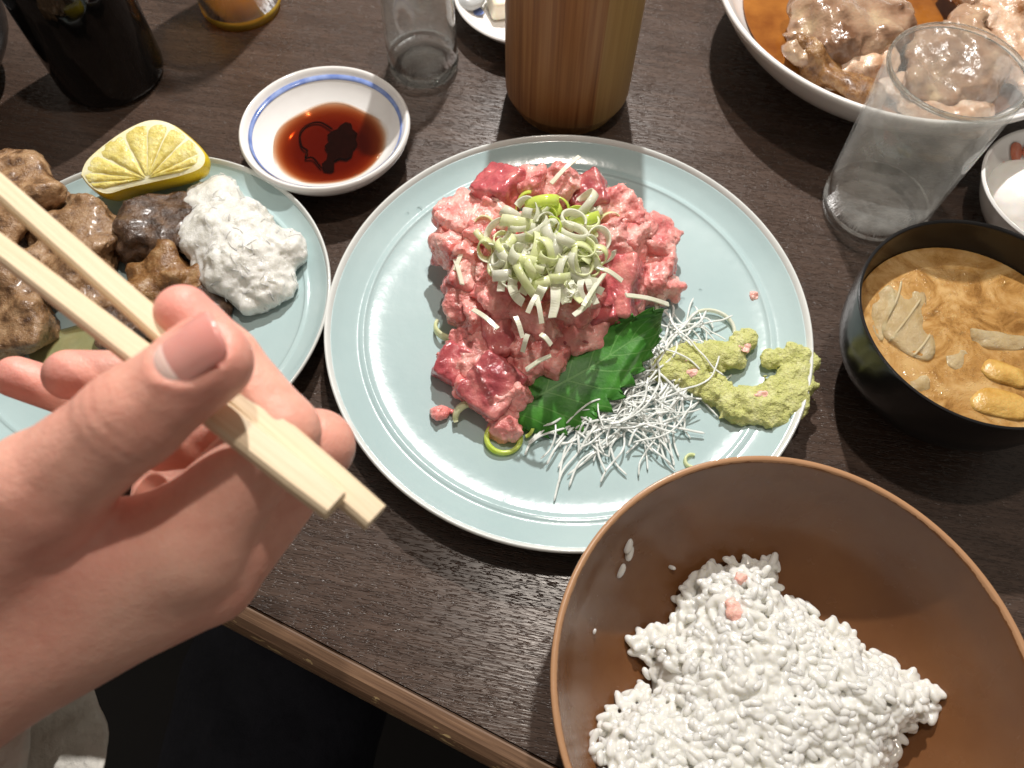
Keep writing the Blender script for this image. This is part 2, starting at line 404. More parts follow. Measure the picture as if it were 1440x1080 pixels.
M['pith'] = pmat('lemon_pith', [(.3, (.80, .74, .42)), (.7, (.88, .85, .62))], 100, .5, [(700, .0002)], sss=.3, sr=(1, .9, .5), ss=.002)
M['pulp'] = pmat('lemon_pulp', [(.3, (.60, .48, .10)), (.55, (.76, .66, .24)), (.8, (.84, .78, .42))], 170, .12, [(420, .0009), (1400, .0002)], sss=.4, sr=(1, .8, .3), ss=.003)
def mk_leaf():
    t = NT('shiso_leaf'); v = t.co('UV'); sx = t.n('ShaderNodeSeparateXYZ'); t.l(v, sx.inputs[0])
    # veins: midrib and side veins from the leaf's own coordinates
    av = t.math('ABSOLUTE', sx.outputs[1])
    mid = t.math('LESS_THAN', av, .022)
    ph = t.math('FRACT', t.math('SUBTRACT', t.math('MULTIPLY', sx.outputs[0], 7.0), t.math('MULTIPLY', av, 2.2)))
    side = t.math('LESS_THAN', t.math('ABSOLUTE', t.math('SUBTRACT', ph, .5)), .045)
    vein = t.math('MAXIMUM', mid, side)
    o = t.co('Object'); c = t.ramp(t.noise(o, 120, 4), [(.3, (.024, .13, .014)), (.7, (.065, .255, .030))])
    c = t.mix(t.math('MULTIPLY', vein, .45), c, (.16, .36, .10))
    h = t.math('ADD', t.math('MULTIPLY', vein, -1), t.math('MULTIPLY', t.noise(o, 500, 3), .8))
    t.bsdf(c, .45, t.bump(h, .00025), spec=.4); return t.m
M['leaf'] = mk_leaf()
def clear_mat(name, tint, rough=.02, haze=0.0, ior=1.45, volume=None, gloss=1.0, hazecol=(.9, .9, .88), hz_noise=0):
    t = NT(name); tr = t.n('ShaderNodeBsdfTransparent'); tr.inputs['Color'].default_value = (*tint, 1)
    gl = t.n('ShaderNodeBsdfGlossy'); gl.inputs['Roughness'].default_value = rough
    fr = t.n('ShaderNodeFresnel'); fr.inputs['IOR'].default_value = ior
    v = t.co(); nm = t.bump(t.noise(v, 60, 3), .00006, .6); t.l(nm, gl.inputs['Normal']); t.l(nm, fr.inputs['Normal'])
    mx = t.n('ShaderNodeMixShader'); geo = t.n('ShaderNodeNewGeometry'); t.l(t.math('MULTIPLY', t.math('MULTIPLY', fr.outputs[0], gloss, True), t.math('SUBTRACT', 1.0, geo.outputs['Backfacing'])), mx.inputs[0]); t.l(tr.outputs[0], mx.inputs[1]); t.l(gl.outputs[0], mx.inputs[2])
    fin = mx.outputs[0]
    if haze:
        df = t.n('ShaderNodeBsdfDiffuse'); df.inputs['Color'].default_value = (*hazecol, 1)
        m2 = t.n('ShaderNodeMixShader')
        if hz_noise:
            k = t.ramp(t.noise(v, hz_noise, 6, .7), [(.35, (haze*.35,)*3), (.7, (haze*1.6,)*3)]); t.l(k, m2.inputs[0])
        else: m2.inputs[0].default_value = haze
        t.l(fin, m2.inputs[1]); t.l(df.outputs[0], m2.inputs[2]); fin = m2.outputs[0]
    t.l(fin, t.out.inputs['Surface'])
    if volume:
        va = t.n('ShaderNodeVolumeAbsorption'); va.inputs['Color'].default_value = (*volume[0], 1); va.inputs['Density'].default_value = volume[1]
        t.l(va.outputs[0], t.out.inputs['Volume'])
    return t.m
M['soy'] = clear_mat('soy_sauce', (1, 1, 1), .03, 0, 1.38, ((.72, .34, .02), 620))
M['glass_wall'] = clear_mat('thin_hazy_glass', (.985, .99, .985), .03, .19, 1.5, hz_noise=55, gloss=1.0)
M['bottle_glass'] = clear_mat('clear_bottle_glass', (.94, .95, .95), .05, .12, 1.5, hz_noise=60, gloss=1.6)
def mk_glass(name, col=(1, 1, 1), rough=0.0):
    t = NT(name); p = t.bsdf(col, rough, None, trans=1.0, ior=1.5)
    tr = t.n('ShaderNodeBsdfTransparent'); tr.inputs['Color'].default_value = (.9, .92, .91, 1)
    mx = t.n('ShaderNodeMixShader'); mx.inputs[0].default_value = .45
    t.l(p.outputs[0], mx.inputs[1]); t.l(tr.outputs[0], mx.inputs[2]); t.l(mx.outputs[0], t.out.inputs['Surface']); return t.m
M['glass_base'] = clear_mat('frosted_tumbler_base', (.97, .98, .975), .05, .15, 1.5, hz_noise=60)
M['thick_glass'] = mk_glass('thick_moulded_glass', (.97, .98, .97))
M['amber'] = clear_mat('amber_drink', (1, .80, .30), .02, .36, 1.36, hazecol=(.90, .58, .09))  # golden diffuse haze paints in the light caught by the drink
def mk_soup():
    t = NT('miso_soup'); v = t.co()
    a = t.noise(v, 38, 6, .68, 1.6); b = t.noise(v, 420, 4, .6)
    c = t.ramp(t.mix(.06, a, b), [(.34, (.21, .095, .022)), (.48, (.41, .22, .068)), (.62, (.55, .35, .145))])
    vo = t.n('ShaderNodeTexVoronoi'); t.l(v, vo.inputs['Vector']); vo.inputs['Scale'].default_value = 900
    bub = t.math('MULTIPLY', t.math('SUBTRACT', .42, vo.outputs['Distance'], True), t.math('GREATER_THAN', t.noise(v, 110, 2), .44))
    nm = t.bump(t.noise(v, 90, 3), .0006, .5); nm = t.bump(bub, .0005, 1, nm)
    t.bsdf(c, .06, nm, sss=.2, sr=(1, .6, .2), ss=.003, spec=.5); return t.m
M['soup'] = mk_soup()
M['cabbage'] = pmat('boiled_cabbage', [(.3, (.56, .46, .24)), (.6, (.70, .62, .40)), (.8, (.80, .75, .56))], 70, .08, [(260, .0010), (900, .0004)], sss=.3, sr=(1, .9, .5), ss=.002)
thin(M['cabbage'], .15, .48)
M['cabbage_vein'] = pmat('cabbage_vein', [(.3, (.66, .55, .33)), (.7, (.74, .65, .44))], 90, .12); thin(M['cabbage_vein'], .2, .35)
M['fried_tofu'] = pmat('fried_tofu', [(.3, (.46, .25, .05)), (.7, (.66, .42, .13))], 120, .25, [(500, .0005)], sss=.2, ss=.002)
M['fish_sauce'] = pmat('brown_simmering_sauce', [(.3, (.17, .05, .008)), (.7, (.33, .125, .022))], 40, .08, [(60, .0006)], spec=.6)
M['bottle_dark'] = pmat('dark_soy_bottle_glass', [(.3, (.004, .004, .004)), (.7, (.007, .006, .006))], 20, .08, [(25, .0008)], spec=.5)
M['pale_food'] = pmat('pale_pickle', [(.3, (.78, .72, .56)), (.7, (.86, .82, .70))], 60, .3, sss=.3, ss=.003)
M['white_food'] = pmat('white_radish', [(.3, (.78, .76, .71)), (.7, (.86, .85, .82))], 60, .25, sss=.4, ss=.003)
M['grey_glaze'] = pmat('grey_glaze', [(.3, (.38, .40, .40)), (.7, (.48, .5, .5))], 60, .2)
M['oil'] = clear_mat('oily_meat_juice', (.80, .72, .52), .05, .18, 1.45, hazecol=(.4, .3, .1), hz_noise=90)

# ------------------------------------------------------------------ setting: floor, table
fl = absobj('floor', [(-3, -3, -.72), (3, -3, -.72), (3, 4, -.72), (-3, 4, -.72)], [(0, 1, 2, 3)], M['floor'], origin=(0, 0, -.72)); tag(fl, 'dark floor under the table', 'floor', kind='structure')
E1, E2 = at(350, 850), at(770, 1070)
ed = (E2-E1).normalized(); en = Vector((-ed.y, ed.x, 0))         # en points away from the diner
eo = E1.lerp(E2, .5)
tab = thing('dining_table', (eo.x, eo.y, -.72), 'dark brown wood grain restaurant table with lighter worn front edge', 'table')
def prism(name, pts2, z0, z1, m, parent, bevel=0):
    n = len(pts2); v = [(x, y, z0) for x, y in pts2]+[(x, y, z1) for x, y in pts2]
    f = [tuple(reversed(range(n))), tuple(range(n, 2*n))]+[(i, (i+1) % n, n+(i+1) % n, n+i) for i in range(n)]
    return absobj(name, v, f, m, parent, smooth=False)
a, b = eo-ed*1.0, eo+ed*1.0
c_, d_ = b+en*1.1, a+en*1.1
tt = prism('table_top', [(p.x, p.y) for p in (a, b, c_, d_)], -.03, 0, M['table'], tab)
# rounded edge strip, local x along the edge so the grain runs with it
prof = [(.0, -.0014), (-.0015, -.0010), (-.006, -.0020), (-.0095, -.005), (-.0115, -.010), (-.012, -.03), (0, -.03)]
sv, sf = [], []
for s in (-1.0, 1.0):
    for (y, z) in prof: sv.append((s, y-.0004, z))
n = len(prof)
for i in range(n): sf.append((i, (i+1) % n, n+(i+1) % n, n+i))
sf += [tuple(range(n)), tuple(reversed(range(n, 2*n)))]
me = mesh('edge_strip', sv, sf, False)
st = link('edge_strip', me, M['edge'], tab, (eo.x, eo.y, 0)); st.rotation_euler[2] = math.atan2(ed.y, ed.x)
for k, (u, w_) in enumerate(((-.9, .1), (.9, .1), (-.9, 1.0), (.9, 1.0))):
    q = eo+ed*u+en*w_; prism('leg', [(q.x+dx*.03, q.y+dy*.03) for dx, dy in ((-1, -1), (1, -1), (1, 1), (-1, 1))], -.72, -.03, M['table'], tab)

# ------------------------------------------------------------------ plates
def plate(center, R, label):
    k = R/.1263
    t = thing('plate', center, label, 'plate', 'celadon plates')
    pr = [(0, .0095), (.06, .0095), (.092, .0102), (.1045, .0118), (.1072, .0131), (.1090, .0132), (.1110, .0131), (.118, .0160), (.1235, .0196)]
    out = [(.1245, .0185), (.118, .0130), (.10, .0072), (.078, .0040), (.0765, 0), (.0715, 0), (.070, .0035), (0, .0040)]
    lathe('dish_body', [(r*k, z) for r, z in smooth_prof(pr, 5)+smooth_prof(out, 3)], M['celadon'], center, t, 160)
    rim = [(.1233, .0194), (.1242, .0209), (.1253, .0219), (.1262, .0213), (.1263, .0203), (.1256, .0192), (.1246, .0185), (.1233, .0194)]
    lathe('rim', [(r*k, z+.0001) for r, z in smooth_prof(rim, 3)], M['celadon_edge'], center, t, 160)
    return t
plate((.0286, .2182, 0), .1263, 'large pale blue celadon plate under the raw tuna mound')
LP = Vector((-.197, .2232, 0)); plate(LP, .1005, 'smaller pale blue celadon plate under the grilled meat and lemon')

# ------------------------------------------------------------------ raw tuna mound
PC = Vector((.021, .222, .0098))
def dome(x, y):
    q = 1-((x-PC.x)/.062)**2-((y-PC.y)/.060)**2
    return .010+.046*math.sqrt(max(0, q))
tuna = thing('tuna_tartare', PC, 'mound of chopped raw pink and red tuna on the large plate', 'raw tuna')
def sdf_part(name, f, lo, hi, h, m, parent=None, origin=None):
    v, fc = surface_nets(f, lo, hi, h)
    return absobj(name, v, fc.tolist(), m, parent, origin)
def core(P):
    d = sd_ell(P, (PC.x, PC.y+.006, .012), (.046, .038, .030)); d = np.maximum(d, .0102-P[..., 2])
    return d+.0035*fbm(P, 150, 3)
sdf_part('minced_core', core, PC+Vector((-.07, -.07, -.006)), PC+Vector((.07, .07, .05)), .0016, M['tuna_pink'], tuna)
chunks = [  # px, py, z of centre, half size mm, red?
 (698,268,.046,13,1),(742,262,.048,12,0),(785,268,.046,12,0),(652,312,.036,15,0),(690,322,.042,13,0),(640,345,.031,12,0),(632,300,.034,10,0),(832,275,.045,12,1),(868,300,.040,13,0),
 (925,345,.024,14,0),(918,388,.021,14,0),(885,345,.034,13,0),(900,320,.034,11,0),(655,395,.030,14,0),(700,415,.034,14,0),(742,440,.031,14,0),(868,408,.028,17,1),
 (846,436,.024,13,1),(806,432,.030,13,0),(700,468,.024,13,1),(745,482,.022,14,0),(790,478,.020,14,1),(650,502,.0175,12,0),(628,512,.016,11,1),(688,546,.0175,14,1),
 (716,556,.016,11,0),(668,488,.020,11,0),(730,520,.018,12,0),(772,512,.017,11,0),(640,430,.026,10,0),(940,400,.019,9,0),(826,470,.019,11,1),(850,345,.041,12,0),
 (720,360,.043,12,0),(780,395,.041,12,0),(820,380,.040,12,0),(660,355,.036,11,0),(675,440,.028,11,0),(760,455,.030,10,0),(890,420,.020,10,0),(655,540,.0155,9,0),(700,580,.0145,8,0)]
rs = np.random.RandomState(3)
for i, (px, py, z, s, red) in enumerate(chunks):
    c = at(782+(px-782)*.945, py, z); s *= .001*.90
    b = s*np.array([rs.uniform(.85, 1.2), rs.uniform(.75, 1.05), rs.uniform(.65, .95)])
    R = rotm(*(rs.uniform(-1, 1, 3)*(.6, .6, 3.1)))
    amp = .0012 if red else .0019
    def f(P, c=c, b=b, R=R, amp=amp, i=i, red=red):
        d = sd_box(P, c, b, R, .0022 if not red else .0018)
        d = d+amp*fbm(P, 170, i, 2)+(.0004 if red else .0007)*fbm(P, 700, i+40, 2)-(.0003 if red else .0005)*(1-np.abs(vnoise(P@R*np.array([.4, 1., 1.]), 330, i+3)))
        return np.maximum(d, .0099-P[..., 2])
    e = float(np.linalg.norm(b))+.004
    cc = np.array(tuple(c)); org = Vector((c.x, c.y, c.z))
    v, fc = surface_nets(f, cc-e, cc+e, .00095)
    absobj('tuna_chunk', v, fc.tolist(), M['tuna_red' if red else 'tuna_pink'], tuna, org)
def crumb(name, px, py, z, s, m, label, cat, seed, flat=.7, group=None):
    c = np.array(tuple(at(px, py, z)))
    f = lambda P: sd_ell(P, c, (s*1.1, s, s*flat))+.42*s*fbm(P, .9/s, seed, 3)
    v, fc = surface_nets(f, c-s*1.8, c+s*1.8, s/9)
    return tag(absobj(name, v, fc.tolist(), m), label, cat, group)
crumb('tuna_scrap', 619, 583, .0135, .0055, M['tuna_pink'], 'loose pink crumb of minced tuna lying beside the mound on the pale plate', 'raw tuna', 4)
crumb('tuna_scrap', 709, 604, .0145, .0065, M['tuna_pink'], 'pink bit of tuna sitting inside a scallion ring on the plate', 'raw tuna', 6)
crumb('tuna_scrap', 1060, 416, .0115, .0024, M['tuna_pink'], 'tiny lone speck of pink tuna above the wasabi on bare plate', 'raw tuna', 8)

# ------------------------------------------------------------------ scallions
def ring_geo(R, t, h, arc, oval, seg=22, flare=0.0):
    v, f = [], []
    closed = arc >= .999
    n = seg if closed else max(6, int(seg*arc))
    cnt = n if closed else n+1
    for i in range(cnt):
        a = 2*math.pi*arc*i/n; c, s = math.cos(a), math.sin(a)*oval
        sp = 1+flare*(i/n)
        for (r, z) in ((R, -h/2), (R*1.02, 0), (R, h/2), (R-t, h/2), (R-t*1.1, 0), (R-t, -h/2)):
            v.append((r*c*sp, r*s*sp, z+flare*h*2*(i/n)))
    k = 6
    for i in range(n):
        j = (i+1) % cnt
        for q in range(k):
            q2 = (q+1) % k; f.append((i*k+q, j*k+q, j*k+q2, i*k+q2))
    if not closed: f += [tuple(reversed(range(k))), tuple(n*k+q for q in range(k))]
    return v, f
sc_root = thing('scallion_garnish', at(765, 320, .055), 'heap of sliced pale green scallion rings on top of the tuna', 'scallions')
ringm = []
for i in range(14):
    R = RNG.uniform(.0048, .0088); v, f = ring_geo(R, RNG.uniform(.0005, .0009), RNG.uniform(.0030, .0058), 1.0 if i < 5 else RNG.uniform(.45, .85), RNG.uniform(.7, 1), 24, 0 if i < 6 else RNG.uniform(0, .3))
    ringm.append((v, f))
def place(name, geo, m, parent, loc, rot, sc=1.0):
    key = (id(geo), m.name)
    if key not in place.c: place.c[key] = mesh(name, geo[0], geo[1]); place.c[key].materials.append(m)
    o = link(name, place.c[key], None, parent, loc); o.rotation_euler = rot; o.scale = (sc,)*3; return o
place.c = {}
for i in range(118):
    a = RNG.uniform(0, 2*math.pi); r = math.sqrt(RNG.random())
    px, py = 762+r*96*math.cos(a), 322+r*78*math.sin(a)
    lift = (1-r)*RNG.uniform(.003, .018)+RNG.uniform(0, .003)
    p = at(px, py, .05); p = at(px, py, dome(p.x, p.y)+.002+lift); p = at(px, py, dome(p.x, p.y)+.003+lift)
    u = RNG.random(); dist = math.hypot(px-778, py-310)
    m = M['scallion_bright'] if (dist < 42 and u < .34) else (M['scallion_green'] if u < .50 else M['scallion_white'])
    place('scallion_ring', ringm[RNG.randrange(14)], m, sc_root, p, (RNG.uniform(-1.1, 1.1), RNG.uniform(-1.1, 1.1), RNG.uniform(0, 6.28)), RNG.uniform(.8, 1.2))
# curled ribbons hanging over the front of the mound
for i in range(34):
    px, py = RNG.uniform(690, 845), RNG.uniform(335, 400)
    L = RNG.uniform(25, 60); ang = RNG.uniform(.9, 2.2); bend = RNG.uniform(-.9, .9)
    pts = []
    for k in range(5):
        x = px+L*k/4*math.cos(ang+bend*k/4); y = py+L*k/4*math.sin(ang+bend*k/4)
        p = at(x, y, .045); pts.append(at(x, y, dome(p.x, p.y)+.007+RNG.uniform(-.001, .002)-.0006*k))
    v, f = tube_geo(catmull(pts, 4), RNG.uniform(.0020, .0036), .0004, 4, False, RNG.uniform(-1.5, 1.5))
    absobj('scallion_ribbon', v, f, M['scallion_white' if RNG.random() < .8 else 'scallion_green'], sc_root, pts[0], smooth=False)
# thin white slivers scattered over the mound
slv = [(775,258,815,220),(688,300,735,282),(690,330,745,345),(665,435,700,462),(735,495,742,470),(742,440,755,415),(760,470,775,485),(740,520,775,500),(676,545,704,543),
       (840,375,875,395),(820,430,850,385),(640,380,655,345),(880,415,940,428),(725,445,735,475),(790,300,840,310),(840,260,862,268),(690,250,712,245),(755,418,762,455),(640,365,650,400),(868,300,880,330)]
for (x0, y0, x1, y1) in slv:
    p0 = at(x0, y0, .04); p1 = at(x1, y1, .04)
    z0, z1 = dome(p0.x, p0.y)+.0075, dome(p1.x, p1.y)+.0075
    if (x0, y0) == (775, 258): z0, z1 = .060, .062
    A, B = at(x0, y0, max(.018, z0)), at(x1, y1, max(.018, z1)); mid = (A+B)/2+Vector((0, 0, .0015))
    v, f = tube_geo(catmull([A, mid, B], 4), .0016, .0005, 4, False, RNG.uniform(-.7, .7))
    absobj('scallion_sliver', v, f, M['scallion_white'], sc_root, A, smooth=False)
# loose rings at the foot of the mound
def loose_ring(px, py, z, R, t, h, arc, m, rot, label):
    v, f = ring_geo(R, t, h, arc, .9, 32); o = link('scallion_ring', mesh('scallion_ring', v, f), m, None, at(px, py, z)); o.rotation_euler = rot
    tag(o, label, 'scallion')
loose_ring(708, 616, .0122, .0095, .0022, .0034, 1, M['scallion_bright'], (.15, .1, 0), 'large yellow-green scallion ring holding a pink scrap at the mound foot')
loose_ring(733, 596, .0135, .0075, .0016, .003, .55, M['scallion_bright'], (.2, .3, -1.2), 'open yellow-green scallion arc between the shiso leaf and closed ring')
loose_ring(632, 462, .0125, .0085, .0015, .004, .6, M['scallion_green'], (.3, 0, 2.6), 'pale curved scallion slice at the shadowed left foot of the tuna')
loose_ring(662, 585, .0128, .009, .0022, .005, .5, M['scallion_green'], (.9, 0, .3), 'olive scallion piece between the tuna crumb and the scallion ring')
loose_ring(905, 432, .0125, .008, .0016, .004, .5, M['scallion_white'], (.7, 0, -.4), 'white curved scallion slice under the right foot of the tuna')
loose_ring(1000, 462, .012, .013, .0014, .0022, .55, M['scallion_white'], (.05, 0, -.3), 'thin white scallion arc curling on the plate above the wasabi')

# ------------------------------------------------------------------ daikon threads, shiso leaf, wasabi
DC = at(880, 580, .0098)
dk = thing('daikon_threads', DC, 'tangle of thin white shredded daikon threads under the shiso leaf', 'shredded daikon')
for i in range(200):
    a = RNG.uniform(0, 6.28); r = math.sqrt(RNG.random())
    cx, cy = 872+r*98*math.cos(a), 560+r*66*math.sin(a)
    if RNG.random() < .22: cx, cy = RNG.uniform(880, 985), RNG.uniform(455, 530)
    zc = .0115+(1-r)*RNG.uniform(0, .011)
    th = RNG.gauss(2.35, .75) if RNG.random() < .75 else RNG.uniform(0, 3.14)
    L = RNG.uniform(.024, .055); c = at(cx, cy, zc); bend = RNG.uniform(-1.3, 1.3); pts = []
    ang = -th-bend/2; q = c-Vector((math.cos(-th), math.sin(-th), 0))*L/2; kink = RNG.uniform(-.9, .9)
    for k in range(8):
        pts.append(q+Vector((0, 0, .0035*math.sin(math.pi*k/7)*RNG.uniform(-.2, .8))))
        ang += bend/7+kink*math.sin(k*1.3)*.35+RNG.gauss(0, .12); q = q+Vector((math.cos(ang), math.sin(ang), 0))*L/7
    for q in pts: q.z = max(q.z, .0106)
    w_ = RNG.uniform(.00040, .00070)
    v, f = tube_geo(catmull(pts, 4), w_, w_*.6, 8); absobj('daikon_thread', v, f, M['daikon_thread'], dk, c)
stray = [[(835,610),(810,640),(790,665),(779,705)],[(830,600),(800,622),(790,650),(786,680)],[(905,585),(870,615),(835,640),(798,668)],[(890,590),(850,625),(815,650),(800,685)],[(890,570),(930,560),(960,545),(992,535)],
         [(930,575),(915,600),(900,620),(880,638)],[(925,580),(938,610),(945,640),(948,655)],[(905,545),(950,545),(985,545),(1040,580)],[(740,612),(765,600),(790,598),(820,600)],[(755,605),(790,610),(820,600),(850,605)],
         [(940,470),(970,450),(995,448),(1003,462)],[(900,520),(915,490),(935,480),(950,500)],[(760,600),(748,620),(742,630),(738,640)]]
for p in stray:
    pts = [at(x, y, .0112+RNG.uniform(0, .0012)) for x, y in p]
    v, f = tube_geo(catmull(pts, 5), .0006, .0004, 8); absobj('daikon_thread', v, f, M['daikon_thread'], dk, pts[0])
# leaf
B0, T0 = at(722, 580, .0170), at(930, 455, .0300)
ax_ = T0-B0; LL = ax_.length; ax_n = ax_.normalized(); side = ax_n.cross(Vector((0, 0, 1))).normalized()   # points to the diner
nrm = side.cross(ax_n).normalized(); NS, NTc = 170, 14
lv, lf, luv = [], [], []
def halfw(s):
    base = .0265*(math.sin(math.pi*min(1, s**.72)))**.8 if 0 < s < 1 else 0
    return base
for i in range(NS+1):
    s = i/NS
    for j in range(-NTc, NTc+1):
        t = j/NTc; w_ = halfw(s)
        fold = .010*max(0, s-.55)*(t < 0)*(-t)*3
        p = B0+ax_n*(s*LL-.006*t*t*(1-s))+side*(t*w_*(1-.34*(1-(s*11+.5*abs(t)) % 1.0)*abs(t)**5))+ax_n*(.0022*(abs(t)**5)*((s*11+.5*abs(t)) % 1.0))+nrm*(.0014*math.sin(9*s+2.2*t)+.0008*math.sin(23*s*(.5+abs(t)))*abs(t)-.006*max(0, t)**1.5+fold)
        lv.append(p); luv.append((s, t))
K = 2*NTc+1
for i in range(NS):
    for j in range(K-1): lf.append((i*K+j, i*K+j+1, (i+1)*K+j+1, (i+1)*K+j))
lo = absobj('shiso_leaf', lv, lf, M['leaf'], origin=B0)
ul = lo.data.uv_layers.new(name='UVMap')
for lp in lo.data.loops: ul.data[lp.index].uv = luv[lp.vertex_index]
sm = lo.modifiers.new('thickness', 'SOLIDIFY'); sm.thickness = .00025
tag(lo, 'serrated green shiso leaf tucked under the front of the tuna', 'leaf')
wpts = [((935,520,.013),(965,505,.0145),.0085),((965,505,.0145),(1025,500,.0145),.0092),((1025,500,.0145),(1048,478,.0155),.0072),((975,535,.013),(1040,563,.0135),.0085),
        ((1040,568,.0135),(1085,578,.015),.0112),((1085,572,.015),(1112,550,.017),.0125),((1112,545,.017),(1125,505,.0185),.0088),((1125,505,.0185),(1085,505,.0165),.0056),((1100,580,.016),(1120,560,.0175),.009)]
def fw(P):
    d = None
    for A, B, r in wpts:
        a, b = np.array(tuple(at(*A))), np.array(tuple(at(*B))); Q = P.copy()
        a2, b2 = a.copy(), b.copy(); zc = (a[2]+b[2])/2-.001
        Q[..., 2] = zc+(Q[..., 2]-zc)*1.9; a2[2] = zc+(a2[2]-zc)*1.9; b2[2] = zc+(b2[2]-zc)*1.9
        e = sd_cone(Q, a2, b2, r, r*.95); d = e if d is None else smin(d, e, .0015)
    d = d+.0024*fbm(P, 170, 9, 3)+.0014*fbm(P, 520, 19, 2)
    return np.maximum(d*.8, .0100-P[..., 2])
wc = at(1040, 540, .0098); wlo = np.array([at(915, 520, .012).x, at(1080, 610, .012).y, .009]); whi = np.array([at(1150, 540, .015).x, at(1040, 455, .014).y, .028])
wz = sdf_part('wasabi', fw, wlo-.004, whi+.004, .0009, M['wasabi'], None, wc); tag(wz, 'rough yellow-green smear of grated wasabi at the plate edge', 'wasabi')
for k, (px, py, z) in enumerate([(975,520,.0165),(1047,487,.0180),(1075,560,.0180)]):
    crumb('tuna_scrap', px, py, z, .0042, M['tuna_pale'], ['pink tuna scrap on the wasabi end nearest the daikon threads', 'pink tuna scrap on the pointed peak of the wasabi', 'pink tuna smear on the broad outer part of the wasabi'][k], 'raw tuna', 12+k, .4)

loose_ring(972, 648, .0113, .004, .0012, .002, .6, M['scallion_green'], (.1, .1, 1.0), 'tiny pale scallion bit on the plate right beside the rice bowl rim')
# clear drops on the bare glaze
M['drop'] = clear_mat('water_drop', (.985, .99, .99), .02, 0, 1.33, gloss=1.6)
for k, (px, py, r) in enumerate([(948,302,.0022),(1000,288,.0016),(955,290,.0012),(590,292,.0016),(566,278,.0011),(572,300,.0013),(960,420,.0013),(975,432,.0011),(940,448,.0012),(985,408,.0010)]):
    o = lathe('water_drop', [(0, r*.42), (r*.4, r*.38), (r*.75, r*.24), (r, 0), (0, 0)], M['drop'], at(px, py, .0099 if px > 600 else .0145), None, 24)
    tag(o, 'tiny clear water drop '+('on the plate rim facing the sauce dish' if 2 < k < 6 else 'on bare glaze between the wooden cup and the tumbler' if k < 3 else 'on bare glaze just above the daikon threads'), 'water drop', 'water drops '+('facing the sauce dish' if 2 < k < 6 else 'facing the tumbler' if k < 3 else 'above the daikon'))
# ------------------------------------------------------------------ small sauce dish
dc = Vector((-.1133, .3437, 0))
dish = thing('sauce_dish', dc, 'small white sauce dish with a thin blue line inside its rim', 'dish')
inner = [(0, .0075), (.022, .0080), (.032, .0115), (.040, .0172), (.0450, .0228), (.0468, .0252)]
outer = [(.0478, .0268), (.0490, .0273), (.0500, .0262), (.0502, .0245), (.048, .0195), (.040, .0105), (.031, .0055), (.027, .004), (.0265, 0), (.024, 0), (.023, .003), (0, .0035)]
lathe('bowl_body', smooth_prof(inner, 5)+smooth_prof(outer, 4), M['white_glaze'], dc, dish, 128)
lathe('blue_band', [(.0438, .02165), (.0445, .0225), (.0452, .0234), (.0454, .0241), (.0438, .02165)], M['cobalt'], dc, dish, 128, wob=lambda a, r, z: -.0035+.004*math.sin(a*1.0+.6))
def flat(name, poly, z, m, parent, th=.0002, origin=None):
    n = len(poly); v = [(p[0], p[1], z) for p in poly]+[(p[0], p[1], z+th) for p in poly]
    f = [tuple(range(n, 2*n)), tuple(reversed(range(n)))]+[(i, (i+1) % n, n+(i+1) % n, n+i) for i in range(n)]
    return absobj(name, v, f, m, parent, origin, smooth=False)
zf = .0092
mot = [(455,240),(452,231),(459,225),(461,214),(456,206),(463,199),(460,190),(468,184),(474,182),(479,176),(486,172),(494,174),(496,182),(503,188),(500,195),(503,203),(497,210),(495,219),(487,224),(478,222),(470,226),(470,239),(465,242)]
flat('painted_motif', [at(x, y, zf)[:2] for x, y in mot], zf, M['motif'], dish)
pts = [at(x, y, zf+.0002) for x, y in [(468,182),(450,172),(432,176),(422,188),(424,205),(432,212),(430,222),(440,222),(452,236)]]
v, f = tube_geo(catmull(pts, 5), .0007, .0002, 6); absobj('painted_line', v, f, M['motif'], dish)
soyr = [1+.05*math.sin(2*a+.7)+.035*math.sin(3*a+2)+.03*math.sin(5*a) for a in [2*math.pi*k/96 for k in range(96)]]
def inner_z(r):
    P_ = smooth_prof(inner, 8); return float(np.interp(r, [p[0] for p in P_], [p[1] for p in P_]))
sz = .0132; v, f = [], []
ringsr = [0, .3, .6, .8, .9, .96, 1.0]
for top in (1, 0):
    for q in ringsr[1:]:
        for k in range(96):
            a = 2*math.pi*k/96; r = .0335*soyr[k]*q
            zb = inner_z(r)+.00025; zt = max(sz+(.0004 if q > .98 else 0), zb+.0001)
            v.append((r*math.cos(a), r*math.sin(a), (zt if top else zb)))
nr = len(ringsr)-1
ct = len(v); v.append((0, 0, sz)); v.append((0, 0, .00775))
for top in (0, 1):
    o_ = (0 if top == 0 else nr*96)
    for k in range(96):
        k2 = (k+1) % 96; tri = (ct+top, o_+k, o_+k2); f.append(tri if top == 0 else tri[::-1])
        for q in range(nr-1):
            A = (o_+q*96+k, o_+(q+1)*96+k, o_+(q+1)*96+k2, o_+q*96+k2); f.append(A if top == 0 else A[::-1])
for k in range(96):
    k2 = (k+1) % 96; f.append(((nr-1)*96+k, nr*96+(nr-1)*96+k, nr*96+(nr-1)*96+k2, (nr-1)*96+k2))
def fixn(o):
    bm = bmesh.new(); bm.from_mesh(o.data); bmesh.ops.recalc_face_normals(bm, faces=bm.faces); bm.to_mesh(o.data); bm.free(); o.data.shade_smooth()
so = link('soy_sauce', mesh('soy_sauce', v, f), M['soy'], None, dc); fixn(so); tag(so, 'translucent red-brown pool of soy sauce in the small white dish', 'soy sauce')

